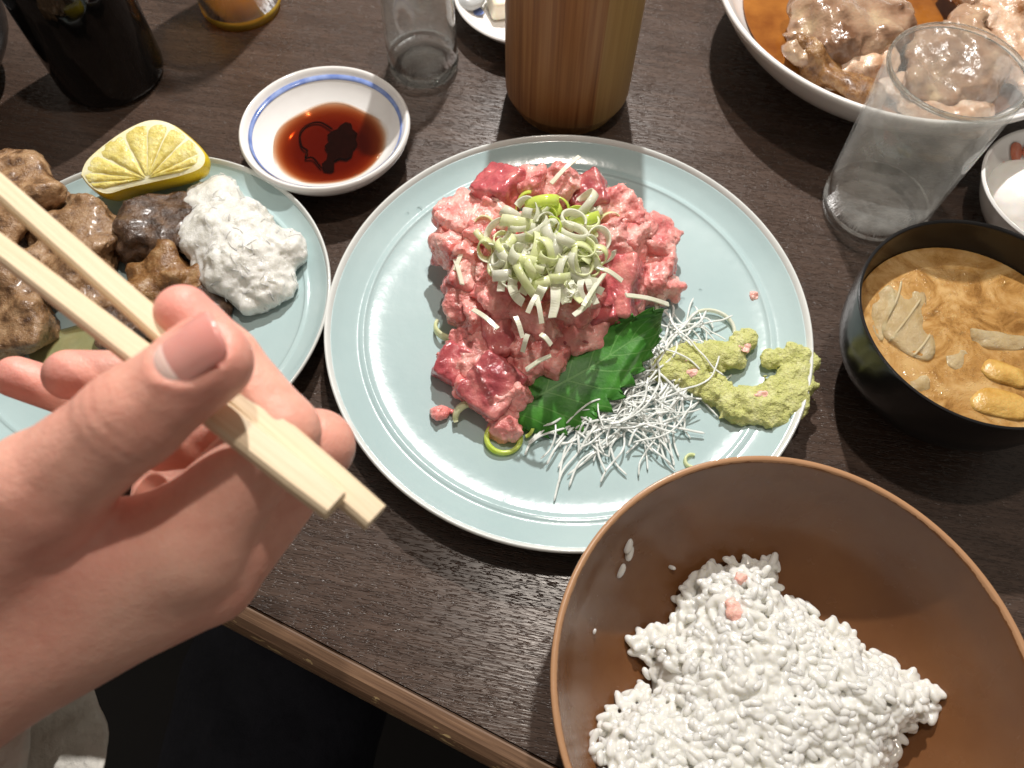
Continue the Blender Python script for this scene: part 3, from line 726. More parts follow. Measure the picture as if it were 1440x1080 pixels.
# ------------------------------------------------------------------ rice bowl and rice
bc = Vector((.1042, .0338, 0))
bowl = thing('rice_bowl', bc, 'wide brown lacquered bowl with a worn pale rim holding white rice', 'bowl')
inn = [(0, .0125), (.03, .0130), (.052, .0175), (.068, .030), (.078, .045), (.0835, .058), (.0857, .0636)]
out = [(.0865, .0650), (.0877, .0652), (.0886, .0642), (.0880, .058), (.083, .043), (.072, .026), (.055, .0125), (.042, .0085), (.0405, 0), (.0375, 0), (.0365, .0085), (0, .0090)]
lathe('bowl_body', smooth_prof(inn, 6)+smooth_prof(out, 4), M['brown_lacquer'], bc, bowl, 160)
IP = smooth_prof(inn, 8)
def bowl_z(x, y):
    return float(np.interp(math.hypot(x-bc.x, y-bc.y), [p[0] for p in IP], [p[1] for p in IP]))
poly = [at(x, y, z) for x, y, z in [(832,1050,.03),(840,1018,.03),(872,985,.028),(918,960,.028),(912,918,.028),(890,905,.03),(905,885,.03),(950,878,.028),(968,850,.028),(962,835,.03),(985,800,.03),(1015,785,.03),(1040,780,.03),
        (1100,785,.031),(1098,815,.03),(1115,835,.028),(1150,850,.028),(1172,882,.028),(1180,862,.03),(1210,885,.03),(1225,915,.028),(1258,920,.03),(1268,940,.028),(1296,954,.03),(1320,972,.032),(1316,1000,.032),(1296,1025,.03),(1270,1050,.028),(1250,1110,.03)]]
poly = [(p.x, p.y) for p in poly]+[(.16, -.028), (.12, -.040), (.07, -.035), (.04, -.012)]
PA = np.array(poly)
def pdist(x, y):
    """signed distance inside the heap outline"""
    A = PA; B = np.roll(PA, -1, 0); p = np.array([x, y]); e = B-A; w_ = p-A
    t = np.clip((w_*e).sum(1)/(e*e).sum(1), 0, 1); d = np.sqrt(((w_-e*t[:, None])**2).sum(1)).min()
    c = ((A[:, 1] > y) != (B[:, 1] > y)) & (x < (B[:, 0]-A[:, 0])*(y-A[:, 1])/(B[:, 1]-A[:, 1]+1e-12)+A[:, 0])
    return d if c.sum() % 2 else -d
def heap_z(x, y):
    d = max(0, pdist(x, y)); n_ = float(vnoise(np.array([[x, y, 0.]]), 70, 2)[0])
    return bowl_z(x, y)+.004+.027*(1-math.exp(-d/.013))+.0035*n_*min(1, d/.008)
rice = thing('rice_heap', bc+Vector((0, 0, .0125)), 'heap of cooked white rice in the brown bowl', 'rice')
# core under the grains
gv, gf, gi = [], [], {}
st_ = .0025; x0, y0 = PA.min(0); x1, y1 = PA.max(0)
nx, ny = int((x1-x0)/st_)+1, int((y1-y0)/st_)+1
for i in range(nx):
    for j in range(ny):
        x, y = x0+i*st_, y0+j*st_; d = pdist(x, y)
        if d > .0012: gi[i, j] = len(gv); gv.append((x, y, max(bowl_z(x, y)+.0004, heap_z(x, y)-.0024 if d > .004 else bowl_z(x, y)+.0005)))
for i in range(nx):
    for j in range(ny):
        q = [(i, j), (i+1, j), (i+1, j+1), (i, j+1)]
        if all(k in gi for k in q): gf.append(tuple(gi[k] for k in q))
absobj('rice_core', gv, gf, M['rice'], rice)
def grain_geo(seed):
    bm = bmesh.new(); bmesh.ops.create_icosphere(bm, subdivisions=2, radius=1); r_ = random.Random(seed); bend = r_.uniform(-.25, .35); L = r_.uniform(.0030, .0038); w_ = r_.uniform(.0016, .0019)
    for v_ in bm.verts:
        x, y, z = v_.co; k = 1+.10*x*x*(1-x*x)*2
        v_.co = (math.copysign(abs(x)**.82, x)*L, (y*k+bend*x*x*.6)*w_, z*k*w_*.9)
    me = bpy.data.meshes.new('rice_grain'); bm.to_mesh(me); bm.free(); me.shade_smooth(); me.materials.append(M['rice']); return me
GR = [grain_geo(k) for k in range(6)]
cand = []
tries = 0
while len(cand) < 3000 and tries < 15000:
    tries += 1
    x, y = RNG.uniform(x0, x1), RNG.uniform(y0, y1); d = pdist(x, y)
    if d < -.0008: continue
    edge = d < .006
    if edge and RNG.random() < .35: continue
    z = heap_z(x, y)-RNG.uniform(-.0012, .0030) if not edge else bowl_z(x, y)+RNG.uniform(.0018, .0035+max(0, d)*1.2)
    if edge and RNG.random() < .4: z += .002
    cand.append((x, y, max(z, bowl_z(x, y)+.0016), (RNG.uniform(-.5, .5), RNG.uniform(-.5, .5), RNG.uniform(0, 6.28)), RNG.randrange(6), RNG.uniform(.85, 1.15)))
def inframe(p):
    q = CAM.matrix_world.inverted() @ Vector(p); return abs(540-FPX*0) and (540+FPX*q.y/q.z) < 1085
cand.sort(key=lambda c: -(c[2]-heap_z(c[0], c[1]))-(1 if inframe(c[:3]) else 0))
for c in cand[:290]:
    o = link('rice_grain', GR[c[4]], None, rice, (c[0], c[1], c[2]-.0006)); o.rotation_euler = c[3]; o.scale = (c[5],)*3
allv, allf = [], []
for c in cand[290:]:
    g = GR[c[4]]; Mx = Matrix.Translation(c[:3]) @ Euler(c[3]).to_matrix().to_4x4() @ Matrix.Scale(c[5], 4); b_ = len(allv)
    allv += [Mx @ v_.co for v_ in g.vertices]; allf += [tuple(b_+k for k in p_.vertices) for p_ in g.polygons]
o = absobj('rice_grains', allv, allf, M['rice'], rice); o['kind'] = 'stuff'
md = o.modifiers.new('stick', 'REMESH'); md.mode = 'VOXEL'; md.voxel_size = .0005; md.use_smooth_shade = True
md = o.modifiers.new('soften', 'SMOOTH'); md.factor = .5; md.iterations = 3
# grains stuck on the wall of the bowl
def wall_point(px, py, lift=.0012):
    lo_, hi_ = .01, .064
    for _ in range(40):
        m_ = (lo_+hi_)/2; p = at(px, py, m_)
        if bowl_z(p.x, p.y) > m_: lo_ = m_
        else: hi_ = m_
    return at(px, py, (lo_+hi_)/2+lift)
for k, (px, py, rz, s, lab) in enumerate([(884,768,1.2,.95,'rice grain stuck high on the brown bowl wall, next to its twin'),(885,778,1.3,.95,'second rice grain overlapping another on the brown bowl wall'),(874,803,1.1,.9,'single rice grain just below a stuck pair on the bowl wall'),(945,798,-.5,.55,'tiny broken rice bit alone on the brown bowl wall'),(836,888,1.2,.4,'minute rice crumb low on the brown bowl wall')]):
    o = link('rice_grain', GR[k], None, None, wall_point(px, py)); o.rotation_euler = (.2, -.4, rz); o.scale = (s,)*3; tag(o, lab, 'rice grain')
pp = at(1034, 858, .05); zz = heap_z(at(1034, 858, .04).x, at(1034, 858, .04).y)
crumb('tuna_scrap', 1034, 858, zz+.0008, .005, M['tuna_pale'], 'soft pink scrap of tuna lying on top of the white rice', 'raw tuna', 31, .35)
crumb('tuna_scrap', 1042, 815, zz-.0022, .0028, M['tuna_pale'], 'faint small pink fleck near the tip of the rice heap', 'raw tuna', 33, .4)

# ------------------------------------------------------------------ soup bowl
sc_ = Vector((.2181, .1956, 0))
sb = thing('soup_bowl', sc_, 'black lacquered soup bowl filled with miso soup', 'bowl')
inn = [(0, .011), (.03, .014), (.044, .024), (.0515, .038), (.0548, .052), (.0555, .0590)]
out = [(.0560, .0600), (.0568, .0600), (.0573, .0592), (.0572, .052), (.0565, .040), (.0535, .026), (.045, .0135), (.034, .0085), (.0305, .0075), (.0315, 0), (.0285, 0), (.0275, .0075), (0, .008)]
lathe('bowl_body', smooth_prof(inn, 5)+smooth_prof(out, 4), M['black_lacquer'], sc_, sb, 128)
sp = thing('miso_soup', sc_+Vector((0, 0, .0110)), 'cloudy orange-brown miso soup with cabbage and fried tofu', 'soup')
SZ = .0425
lathe('broth', [(0, .0112), (.0299, .0142), (.0438, .0242), (.0505, .0365), (.0528, SZ), (.0524, SZ+.0009), (.0510, SZ+.0002)]+[(r, SZ) for r in (.049, .04, .03, .02, .01, 0)], M['soup'], sc_, sp, 96)
def soft_sheet(name, pxpoly, z, m, parent, bulge=.0015, th=.001, seed=0, origin=None):
    """irregular floating piece: outline polygon, domed top, thickness"""
    P_ = [at(x, y, z) for x, y in pxpoly]; c = sum(P_, Vector())/len(P_); P_ = catmull(P_+[P_[0]], 4)[:-1]; n = len(P_)
    v, f = [], []
    R_ = [1, .85, .6, .3]
    for q in R_:
        for p in P_:
            w_ = c+(p-c)*q; nz = float(vnoise(np.array([[w_.x, w_.y, 0]]), 160, seed)[0]); v.append((w_.x, w_.y, z+bulge*(1-q*q)+.0012*nz*q*(2.4 if m is M['cabbage'] else 1)))
    v.append((c.x, c.y, z+bulge)); 
    for i in range(len(R_)-1):
        for k in range(n): f.append((i*n+k, i*n+(k+1) % n, (i+1)*n+(k+1) % n, (i+1)*n+k))
    for k in range(n): f.append(((len(R_)-1)*n+k, (len(R_)-1)*n+(k+1) % n, len(v)-1))
    b_ = len(v)
    for p in P_: v.append((p.x, p.y, z-th))
    for k in range(n): f.append((b_+k, b_+(k+1) % n, (k+1) % n, k))
    o = absobj(name, v, f, m, parent, origin)
    bm = bmesh.new(); bm.from_mesh(o.data); bmesh.ops.recalc_face_normals(bm, faces=bm.faces); bm.to_mesh(o.data); bm.free(); o.data.shade_smooth(); return o
cb = soft_sheet('cabbage_leaf', [(1262,395),(1300,412),(1302,445),(1312,470),(1310,505),(1280,500),(1258,485),(1240,468),(1245,440),(1250,415)], SZ+.0003, M['cabbage'], sp, .0012, .0015, 3)
for a_, b2 in (((1250,480),(1295,420)),((1268,395),(1250,445)),((1285,500),(1308,470))):
    pts = [at(*a_, SZ+.0009), at((a_[0]+b2[0])/2+3, (a_[1]+b2[1])/2-2, SZ+.0017), at(*b2, SZ+.0009)]
    v, f = tube_geo(catmull(pts, 5), .0006, .0003, 6); absobj('leaf_vein', v, f, M['cabbage_vein'], cb)
soft_sheet('cabbage_leaf', [(1365,462),(1395,466),(1425,470),(1445,475),(1440,490),(1410,492),(1385,488),(1368,478)], SZ+.0006, M['cabbage'], sp, .0014, .0015, 5)
soft_sheet('fried_tofu', [(1380,520),(1390,505),(1420,512),(1445,525),(1440,545),(1415,540),(1392,532)], SZ+.0008, M['fried_tofu'], sp, .002, .002, 6)
soft_sheet('fried_tofu', [(1365,560),(1385,545),(1420,550),(1445,565),(1440,590),(1400,585),(1370,575)], SZ+.0006, M['fried_tofu'], sp, .002, .002, 7)
soft_sheet('cabbage_leaf', [(1228,420),(1248,402),(1258,420),(1248,450),(1240,480),(1226,455)], SZ+.0002, M['cabbage'], sp, .001, .0015, 12)
soft_sheet('cabbage_leaf', [(1330,500),(1352,492),(1366,505),(1350,520),(1334,514)], SZ+.0002, M['cabbage'], sp, .0008, .0015, 14)
soft_sheet('fried_tofu', [(1300,580),(1318,570),(1335,578),(1325,592)], SZ+.0002, M['fried_tofu'], sp, .0012, .002, 16)
soft_sheet('cabbage_leaf', [(1275,533),(1300,528),(1308,545),(1298,556),(1280,550)], SZ+.0004, M['cabbage'], sp, .0012, .0015, 9)

# ------------------------------------------------------------------ tumbler
gc = Vector((.2130, .3095, 0))
tb = thing('tumbler', gc, 'empty hazy glass tumbler standing between the soup bowl and the fish dish', 'glass')
wall = [(.0285, .0100), (.0291, .030), (.0306, .066), (.0321, .1005)]
wo = [(.0336, .1005), (.0321, .066), (.0308, .030), (.0302, .0100)]
lathe('wall', wall+wo+[wall[0]], M['glass_wall'], gc, tb, 96)
lathe('rim', smooth_prof([(.0319, .1006), (.0321, .1024), (.0329, .1033), (.0337, .1024), (.0338, .1006)], 4)+[(.0319, .1006)], M['thick_glass'], gc, tb, 96)
lathe('base', [(0, .0085), (.012, .0088), (.0235, .0095), (.0275, .0099), (.0301, .0099), (.0300, .006), (.0290, .0015), (.0275, 0), (.0235, 0), (.021, .0018), (.010, .0024), (0, .0025)], M['glass_base'], gc, tb, 96)

# ------------------------------------------------------------------ wooden cup
wcx = Vector((.0320, .3990, 0))
wc_ = thing('wooden_cup', wcx, 'tall round cedar wood cup with vertical grain behind the large plate', 'cup')
lathe('body', smooth_prof([(0, 0), (.030, 0), (.0335, .0015), (.0385, .010), (.0395, .016), (.0398, .05), (.040, .135), (.0395, .1375), (.036, .1375), (.0345, .135), (.034, .02), (0, .015)], 4), M['cedar'], wcx, wc_, 96)

# ------------------------------------------------------------------ soy bottle, amber glass, clear bottle
bo = Vector((-.2671, .4127, 0))
bt = thing('soy_sauce_bottle', bo, 'dark glass bottle of soy sauce standing behind the lemon', 'bottle')
lathe('body', smooth_prof([(0, .002), (.026, .0012), (.0315, .0015), (.034, .006), (.0342, .02), (.0345, .055), (.034, .075), (.030, .092), (.018, .104), (.0135, .112), (.0132, .128)], 5), M['bottle_dark'], bo, bt, 80)
lathe('cap', smooth_prof([(.0132, .1282), (.019, .1285), (.0205, .132), (.020, .142), (.015, .146), (0, .147)], 4), M['black_lacquer'], bo, bt, 64)
bg_ = Vector((-.1944, .4834, 0))
ag = thing('drinking_glass', bg_, 'glass with amber drink, only its foot showing behind the lemon', 'glass')
lathe('glass_base', [(0, .006), (.02, .006), (.0262, .0075), (.0278, .0078), (.0277, .004), (.0262, 0), (.02, 0), (.018, .001), (0, .0012)], M['amber'], bg_, ag, 72)
lathe('glass_wall', [(.0265, .0080), (.0285, .05), (.030, .10), (.0314, .10), (.0299, .05), (.0279, .0080), (.0265, .0080)], M['bottle_glass'], bg_, ag, 72)
dr = lathe('amber_drink', [(0, .0081), (.0262, .0083), (.0282, .05), (.0290, .07), (0, .07)], M['amber'], bg_, None, 72); tag(dr, 'golden amber drink filling the glass behind the lemon', 'drink')
cbq = Vector((-.0627, .4263, 0))
cbt = thing('glass_bottle', cbq, 'small clear glass bottle with thick base behind the sauce dish', 'bottle')
lathe('bottle_base', [(0, .006), (.012, .0065), (.0185, .008), (.0212, .0105), (.0233, .0105), (.0236, .005), (.0225, .001), (.020, 0), (.016, 0), (.013, .0015), (0, .002)], M['thick_glass'], cbq, cbt, 72)
lathe('bottle_wall', [(.0213, .0108), (.0213, .03), (.0205, .05), (.0185, .07), (.014, .085), (.0115, .095), (.0115, .112), (.0132, .112), (.0132, .095), (.0158, .084), (.0203, .069), (.0223, .05), (.0232, .03), (.0233, .0108), (.0213, .0108)], M['bottle_glass'], cbq, cbt, 72)
lathe('cap', smooth_prof([(.0138, .1125), (.0142, .114), (.0142, .125), (.0125, .129), (0, .1295)], 3), M['black_lacquer'], cbq, cbt, 48)
# dark bowl edge at the far left, behind the bottle
kb = Vector((-.375, .405, 0))
lathe('black_bowl', smooth_prof([(0, .012), (.035, .014), (.052, .030), (.056, .050), (.0575, .0505), (.058, .049), (.054, .028), (.038, .008), (.03, .006), (.029, 0), (.026, 0), (.025, .005), (0, .006)], 4), M['black_lacquer'], kb, None, 72)
tag(bpy.data.objects['black_bowl'], 'glossy black bowl edge beside the soy sauce bottle, far from the soup', 'bowl')

# ------------------------------------------------------------------ white dishes
def saucer(center, R, hgt, label, name='small_dish'):
    t = thing(name, center, label, 'dish'); k = R/.05
    inn = [(0, .006), (.028*k, .0065), (.038*k, .010+.2*(hgt-.02)), (.046*k, hgt*.82), (.0482*k, hgt*.96)]
    out = [(.0492*k, hgt), (.0500*k, hgt*.97), (.0495*k, hgt*.88), (.040*k, .008), (.028*k, .004), (.0265*k, 0), (.024*k, 0), (.023*k, .003), (0, .0035)]
    lathe('bowl_body', smooth_prof(inn, 4)+smooth_prof(out, 3), M['white_glaze'], center, t, 96); return t
wd = saucer(Vector((.0097, .4782, 0)), .0537, .020, 'white dish with blue flower marks half hidden by the wooden cup')
for (px, py, a_, b_) in ((672,16,8,6),(655,-8,7,5),(700,-12,8,6)):
    z_ = .0105; flat('blue_mark', [at(px+a_*math.cos(t_)*(1+.2*math.sin(3*t_)), py+b_*math.sin(t_), z_)[:2] for t_ in [2*math.pi*k/14 for k in range(14)]], z_, M['cobalt'], wd)
pf = Vector(at(704, 8, .010)); pf.z = .0075
def blob(name, f, c, e, h, m, label, cat, group=None):
    c = np.array(tuple(c)); v, fc = surface_nets(f, c-e, c+e, h)
    return tag(absobj(name, v, fc.tolist(), m), label, cat, group)
blob('pickle_block', lambda P: sd_box(P, (pf.x, pf.y, .0145), (.0085, .012, .007), rotm(.1, .05, .3), .003)+.0006*fbm(P, 200, 2, 2), (pf.x, pf.y, .0145), .02, .0014, M['pale_food'], 'pale yellow pickle block in the white dish with blue marks', 'pickle')
gp = at(658, -6, .02)
blob('grey_piece', lambda P: sd_ell(P, (gp.x, gp.y+.004, .016), (.012, .012, .006))+.0004*fbm(P, 200, 5, 2), (gp.x, gp.y, .016), .02, .0012, M['grey_glaze'], 'rounded grey piece lying in the white dish with blue marks', 'food')  # smooth grey ellipsoid of unidentified kind
rd = saucer(Vector((.3123, .3013, 0)), .0482, .030, 'white dish painted with red petals right of the tumbler')
def wall_pt(center, R, hgt, px, py):
    k = R/.05; inn = smooth_prof([(0, .006), (.028*k, .0065), (.038*k, .010+.2*(hgt-.02)), (.046*k, hgt*.82), (.0482*k, hgt*.96)], 6)
    lo_, hi_ = .005, hgt
    for _ in range(40):
        m_ = (lo_+hi_)/2; p = at(px, py, m_); g = float(np.interp(math.hypot(p.x-center.x, p.y-center.y), [q[0] for q in inn], [q[1] for q in inn]))
        if g > m_: lo_ = m_
        else: hi_ = m_
    return at(px, py, (lo_+hi_)/2+.0006)
for pet in ([(1413,249),(1409,238),(1410,228),(1416,229),(1419,240),(1417,248)], [(1424,228),(1421,215),(1423,203),(1430,200),(1436,205),(1436,220),(1430,229)], [(1440,222),(1437,215),(1440,206),(1447,200),(1450,212)], [(1411,262),(1406,254),(1410,250),(1415,256)]):
    P_ = catmull([wall_pt(Vector((.3123, .3013, 0)), .0482, .03, *q) for q in pet+[pet[0]]], 3)[:-1]; c = sum(P_, Vector())/len(P_); n = len(P_)
    nn = (P_[0]-c).cross(P_[n//3]-c).normalized(); nn = nn if nn.z > 0 else -nn
    v = [p for p in P_]+[p+nn*.0003 for p in P_]+[c+nn*.0003]
    absobj('red_petal', v, [(i, (i+1) % n, n+(i+1) % n, n+i) for i in range(n)]+[(n+i, n+(i+1) % n, 2*n) for i in range(n)], M['red_petal'], rd)
rp = at(1452, 262, .02)
blob('white_radish', lambda P: np.maximum(sd_ell(P, (rp.x, rp.y, .010), (.023, .025, .017))+.0009*fbm(P, 90, 7, 2), .0072-P[..., 2]), (rp.x, rp.y, .016), .032, .0016, M['white_food'], 'smooth white rounded radish piece in the dish with red petals', 'radish')

# ------------------------------------------------------------------ dish of simmered fish
fc_ = Vector((.2440, .4480, 0)); FR = .1200
fd = thing('fish_dish', fc_, 'large white dish of brown simmered fish heads behind the tumbler', 'dish')
inn = [(0, .010), (.06, .011), (.085, .018), (.102, .032), (.112, .044), (.1155, .0485)]
out = [(.1172, .0505), (.1190, .0508), (.1200, .0490), (.118, .045), (.106, .029), (.088, .014), (.066, .006), (.064, 0), (.060, 0), (.058, .005), (0, .006)]
lathe('bowl_body', smooth_prof(inn, 4)+smooth_prof(out, 3), M['white_glaze'], fc_, fd, 128)
sau = lathe('fish_sauce', [(0, .0105), (.06, .0115), (.0848, .0185), (.0975, .0290), (.0965, .0292), (.07, .0288), (0, .0288)], M['fish_sauce'], fc_, None, 96); tag(sau, 'shallow pool of brown sauce around the fish heads', 'sauce')
def fish(name, parts, m, label, seed, amp=.003, hi=.0004):
    cs = [np.array(tuple(at(px, py, z))) for px, py, z, *_ in parts]
    def f(P):
        d = None
        Q = P+.006*np.stack([vnoise(P, 45, seed), vnoise(P, 45, seed+1), vnoise(P, 45, seed+2)], -1)
        for c, (px, py, z, r, rot) in zip(cs, parts):
            e = sd_ell(Q, c, r, rotm(*rot)); d = e if d is None else smin(d, e, .004)
        rid = 1-np.abs(vnoise(Q*np.array([1, .35, 1]), 190, seed+3))
        return (d+amp*fbm(P, 90, seed, 2)-.0022*rid+hi*fbm(P, 420, seed+9, 2)+.001)*.7
    C = np.array(cs); rr = max(max(p[3]) for p in parts)+.006
    v, q = surface_nets(f, C.min(0)-rr, C.max(0)+rr, .0016)
    return tag(absobj(name, v, q.tolist(), m), label, 'fish', 'pieces of simmered fish')
fish('fish_piece', [(1185,40,.040,(.034,.028,.013),(.2,.25,.4)),(1135,50,.042,(.022,.016,.009),(.1,-.2,.9)),(1235,25,.041,(.024,.026,.012),(0,.2,-.3)),(1170,5,.043,(.028,.018,.010),(.1,0,.3))], M['fish_skin'], 'grey-brown fish head with torn skin at the near side of the fish dish', 21)
fish('fish_flesh', [(1215,85,.036,(.022,.016,.009),(.1,.1,-.4)),(1180,95,.034,(.018,.011,.007),(0,0,.3))], M['fish_flesh'], 'pale flaky fish flesh below the torn fish head', 23, .003)
fish('fish_fin', [(1160,92,.0375,(.022,.009,.006),(.1,.15,-.55)),(1200,122,.038,(.018,.009,.006),(.1,.1,-.5))], M['meat_amber'], 'amber brown strip of fish skin along the near rim of the dish', 25, .0016)
fish('fish_piece', [(1345,90,.040,(.026,.030,.012),(.2,-.2,.5)),(1310,125,.036,(.020,.016,.009),(0,.2,.2)),(1370,50,.042,(.018,.022,.010),(.3,.2,.2))], M['fish_skin'], 'brownish fish piece seen through the mouth of the tumbler', 27)
fish('fish_flesh', [(1420,40,.041,(.026,.030,.013),(.2,.2,.1)),(1440,90,.040,(.020,.022,.010),(0,.2,.2))], M['fish_flesh'], 'flaky fish flesh with pinkish skin beyond the tumbler rim', 29, .0035)
fish('fish_skin', [(1390,5,.046,(.016,.034,.006),(.1,.5,.2)),(1365,-10,.046,(.012,.030,.006),(.1,.3,.4))], M['fish_skin'], 'upright flap of mauve fish skin at the middle of the dish', 35, .002)
fish('fish_flesh', [(1275,130,.034,(.020,.010,.007),(0,.1,-.3)),(1330,160,.034,(.026,.010,.007),(0,0,-.2))], M['fish_flesh'], 'low heap of broken fish flesh behind the tumbler wall', 37, .003)

# ------------------------------------------------------------------ left plate: meat, lemon, grated daikon
def meat(parts, m, label, seed, amp=.0015, plane=.0098):
    cs = [np.array(tuple(at(px, py, z))) for px, py, z, *_ in parts]
    def f(P):
        d = None; Q = P+.0065*np.stack([vnoise(P, 60, seed), vnoise(P, 60, seed+1), vnoise(P, 60, seed+2)], -1); Q[..., 2] = (Q[..., 2]-.016)*1.25+.016
        for c, (px, py, z, r, rot) in zip(cs, parts):
            e = sd_box(Q, c, np.array(r)*.9, rotm(*rot), .0045); d = e if d is None else smin(d, e, .002)
        d = d+amp*fbm(P, 110, seed, 2)+.0006*fbm(P, 480, seed+9, 2)-.0012*(1-np.abs(vnoise(Q@rotm(0, 0, seed)*np.array([1., .22, 1.]), 300, seed+3)))
        return np.maximum(d*.75, plane-P[..., 2])
    C = np.array(cs); rr = max(max(p[3]) for p in parts)+.005
    v, q = surface_nets(f, C.min(0)-rr, C.max(0)+rr, .0012)
    return tag(absobj('grilled_meat', v, q.tolist(), m), label, 'meat', 'pieces of grilled meat')
meat([(110,325,.024,(.024,.020,.013),(.1,.1,-.6)),(95,375,.020,(.023,.018,.011),(.1,.1,.3)),(95,285,.027,(.011,.010,.008),(0,0,0)),(130,410,.018,(.014,.012,.008),(0,0,0))], M['meat_light'], 'largest light brown grilled meat piece under the upper chopstick', 41)
meat([(228,318,.021,(.021,.018,.013),(.1,.1,.4)),(205,345,.018,(.014,.012,.010),(0,0,0))], M['meat_dark'], 'dark charred grilled meat piece between lemon and grated daikon', 43)
meat([(215,385,.020,(.017,.015,.012),(0,.2,.4)),(260,410,.016,(.016,.014,.010),(0,0,0))], M['meat_amber'], 'amber brown grilled meat piece touching the grated daikon near the index finger', 45)
meat([(15,430,.022,(.022,.026,.014),(.1,.1,.2)),(-30,470,.020,(.018,.02,.012),(0,0,0))], M['meat_light'], 'light grilled meat piece at the plate edge left of the lower chopstick', 47)
meat([(25,255,.040,(.019,.017,.010),(.3,.1,-.6)),(-10,300,.034,(.019,.020,.012),(.1,.2,-.4)),(-30,260,.034,(.02,.02,.014),(0,0,0))], M['meat_light'], 'glossy grilled meat piece jutting out past the plate rim behind the chopstick tips', 49)
meat([(185,455,.016,(.018,.014,.009),(0,0,.5)),(270,440,.014,(.018,.012,.007),(0,0,.2))], M['meat_dark'], 'dark meat piece under the hand between the chopsticks', 51)
meat([(-20,340,.020,(.016,.018,.011),(0,0,0)),(10,360,.018,(.014,.012,.010),(0,0,0))], M['meat_dark'], 'dark meat piece at the left between the two chopsticks', 53)
# oily juice on the plate
og = [at(x, y, .0099) for x, y in [(60,470),(40,500),(70,520),(130,515),(180,490),(230,480),(250,455),(200,440),(140,450)]]
flat_oil = soft_sheet('meat_juice', [(60,470),(40,500),(70,525),(130,515),(180,495),(230,485),(250,455),(200,440),(140,450)], .0104, M['oil'], None, .0003, .0004, 4, Vector((og[0].x, og[0].y, .0098))); tag(flat_oil, 'thin oily meat juice pooled on the small plate beside the chopsticks', 'juice')
# grated daikon
gd = [(300,285,.017,.017),(335,320,.022,.020),(360,355,.021,.020),(330,370,.021,.021),(300,330,.022,.018),(385,395,.016,.014),(360,410,.016,.014),(300,385,.016,.013),(280,300,.016,.011),(400,350,.017,.012)]
def fg(P):
    d = None
    for px, py, z, r in gd:
        c = at(px, py, z); e = sd_ell(P, c, (r, r, r*.62)); d = e if d is None else smin(d, e, .006)
    rid = 1-np.abs(vnoise(P*np.array([1, 1, .5]), 240, 66)); rid2 = 1-np.abs(vnoise(P, 520, 71))
    d = d+.0024*fbm(P, 80, 61, 2)-.0005*rid+.0007*fbm(P, 330, 3, 2)+.0004*fbm(P, 1000, 13, 1)+.0003
    return np.maximum(d*.7, .0099-P[..., 2])
gp_ = [at(px, py, z) for px, py, z, r in gd]; G = np.array([tuple(p) for p in gp_])
o = sdf_part('grated_daikon', fg, G.min(0)-.024, G.max(0)+.024, .0009, M['grated'], None, Vector((G[:, 0].mean(), G[:, 1].mean(), .0098))); tag(o, 'fluffy white mound of grated daikon on the smaller plate', 'grated daikon')
GV = np.array([v_.co[:] for v_ in o.data.vertices])+np.array(tuple(ORG[o])); GN = np.array([v_.normal[:] for v_ in o.data.vertices])
shv, shf = [], []
for i in range(130):
    k = RNG.randrange(len(GV)); p = Vector(GV[k]); nn = Vector(GN[k])
    if p.z < .0105 or nn.z < -.2: continue
    t_ = nn.cross(Vector((RNG.uniform(-1, 1), RNG.uniform(-1, 1), RNG.uniform(-1, 1)))).normalized(); L = RNG.uniform(.0015, .0045)
    b_ = nn.cross(t_)*RNG.uniform(-.0012, .0012)
    pts = [p-t_*L-nn*.0006, p+nn*RNG.uniform(.0001, .0007)+b_, p+t_*L-nn*RNG.uniform(-.0003, .0006)]
    v, f = tube_geo(catmull(pts, 3), RNG.uniform(.0002, .0004), .0002, 5); n0 = len(shv); shv += v; shf += [tuple(n0+q for q in g) for g in f]
sh = absobj('daikon_shreds', shv, shf, M['grated'], o); sh['kind'] = 'stuff'
# lemon wedge
lp0 = at(203, 225, .036); ln = Vector((.06, -.30, .95)).normalized()
outl = [(114,245),(122,226),(146,204),(178,182),(210,169),(238,173),(262,189),(284,211),(288,226),(279,238),(250,248),(215,256),(180,264),(150,272),(128,262)]
OP = catmull([on_plane(x, y, lp0, ln) for x, y in outl+[outl[0]]], 5)[:-1]; oc = sum(OP, Vector())/len(OP); n = len(OP)
lem = thing('lemon_wedge', Vector((oc.x, oc.y, .018)), 'lemon wedge with its juicy cut face up on the smaller plate', 'lemon')
v, f = [], []
layers = [(0, 1.0), (.002, 1.025), (.007, 1.03), (.012, .97), (.016, .82), (.0185, .55), (.0195, .2)]
for (dd, s) in layers:
    for p in OP: v.append(oc-ln*dd+(p-oc)*s)
v.append(oc-ln*.0197)
for i in range(len(layers)-1):
    for k in range(n): f.append((i*n+k, (i+1)*n+k, (i+1)*n+(k+1) % n, i*n+(k+1) % n))
for k in range(n): f.append(((len(layers)-1)*n+k, len(v)-1, (len(layers)-1)*n+(k+1) % n))
absobj('rind', v, f, M['rind'], lem)
v = [oc+(p-oc)*.965+ln*.0000 for p in OP]+[oc+(p-oc)*.93+ln*.0005 for p in OP]+[oc+(p-oc)*.5+ln*.0004 for p in OP]+[oc+ln*.0004]; f = []
v0 = [oc+(p-oc)*1.0-ln*.0001 for p in OP]; v = v0+v
for i in range(3):
    for k in range(n): f.append((i*n+k, i*n+(k+1) % n, (i+1)*n+(k+1) % n, (i+1)*n+k))
for k in range(n): f.append((3*n+k, 3*n+(k+1) % n, 4*n))
absobj('pith', v, f, M['pith'], lem)
hub = on_plane(207, 252, lp0, ln)
bnd = [(122,243),(137,218),(172,190),(208,176),(238,179),(262,195),(280,217),(275,233),(254,244)]
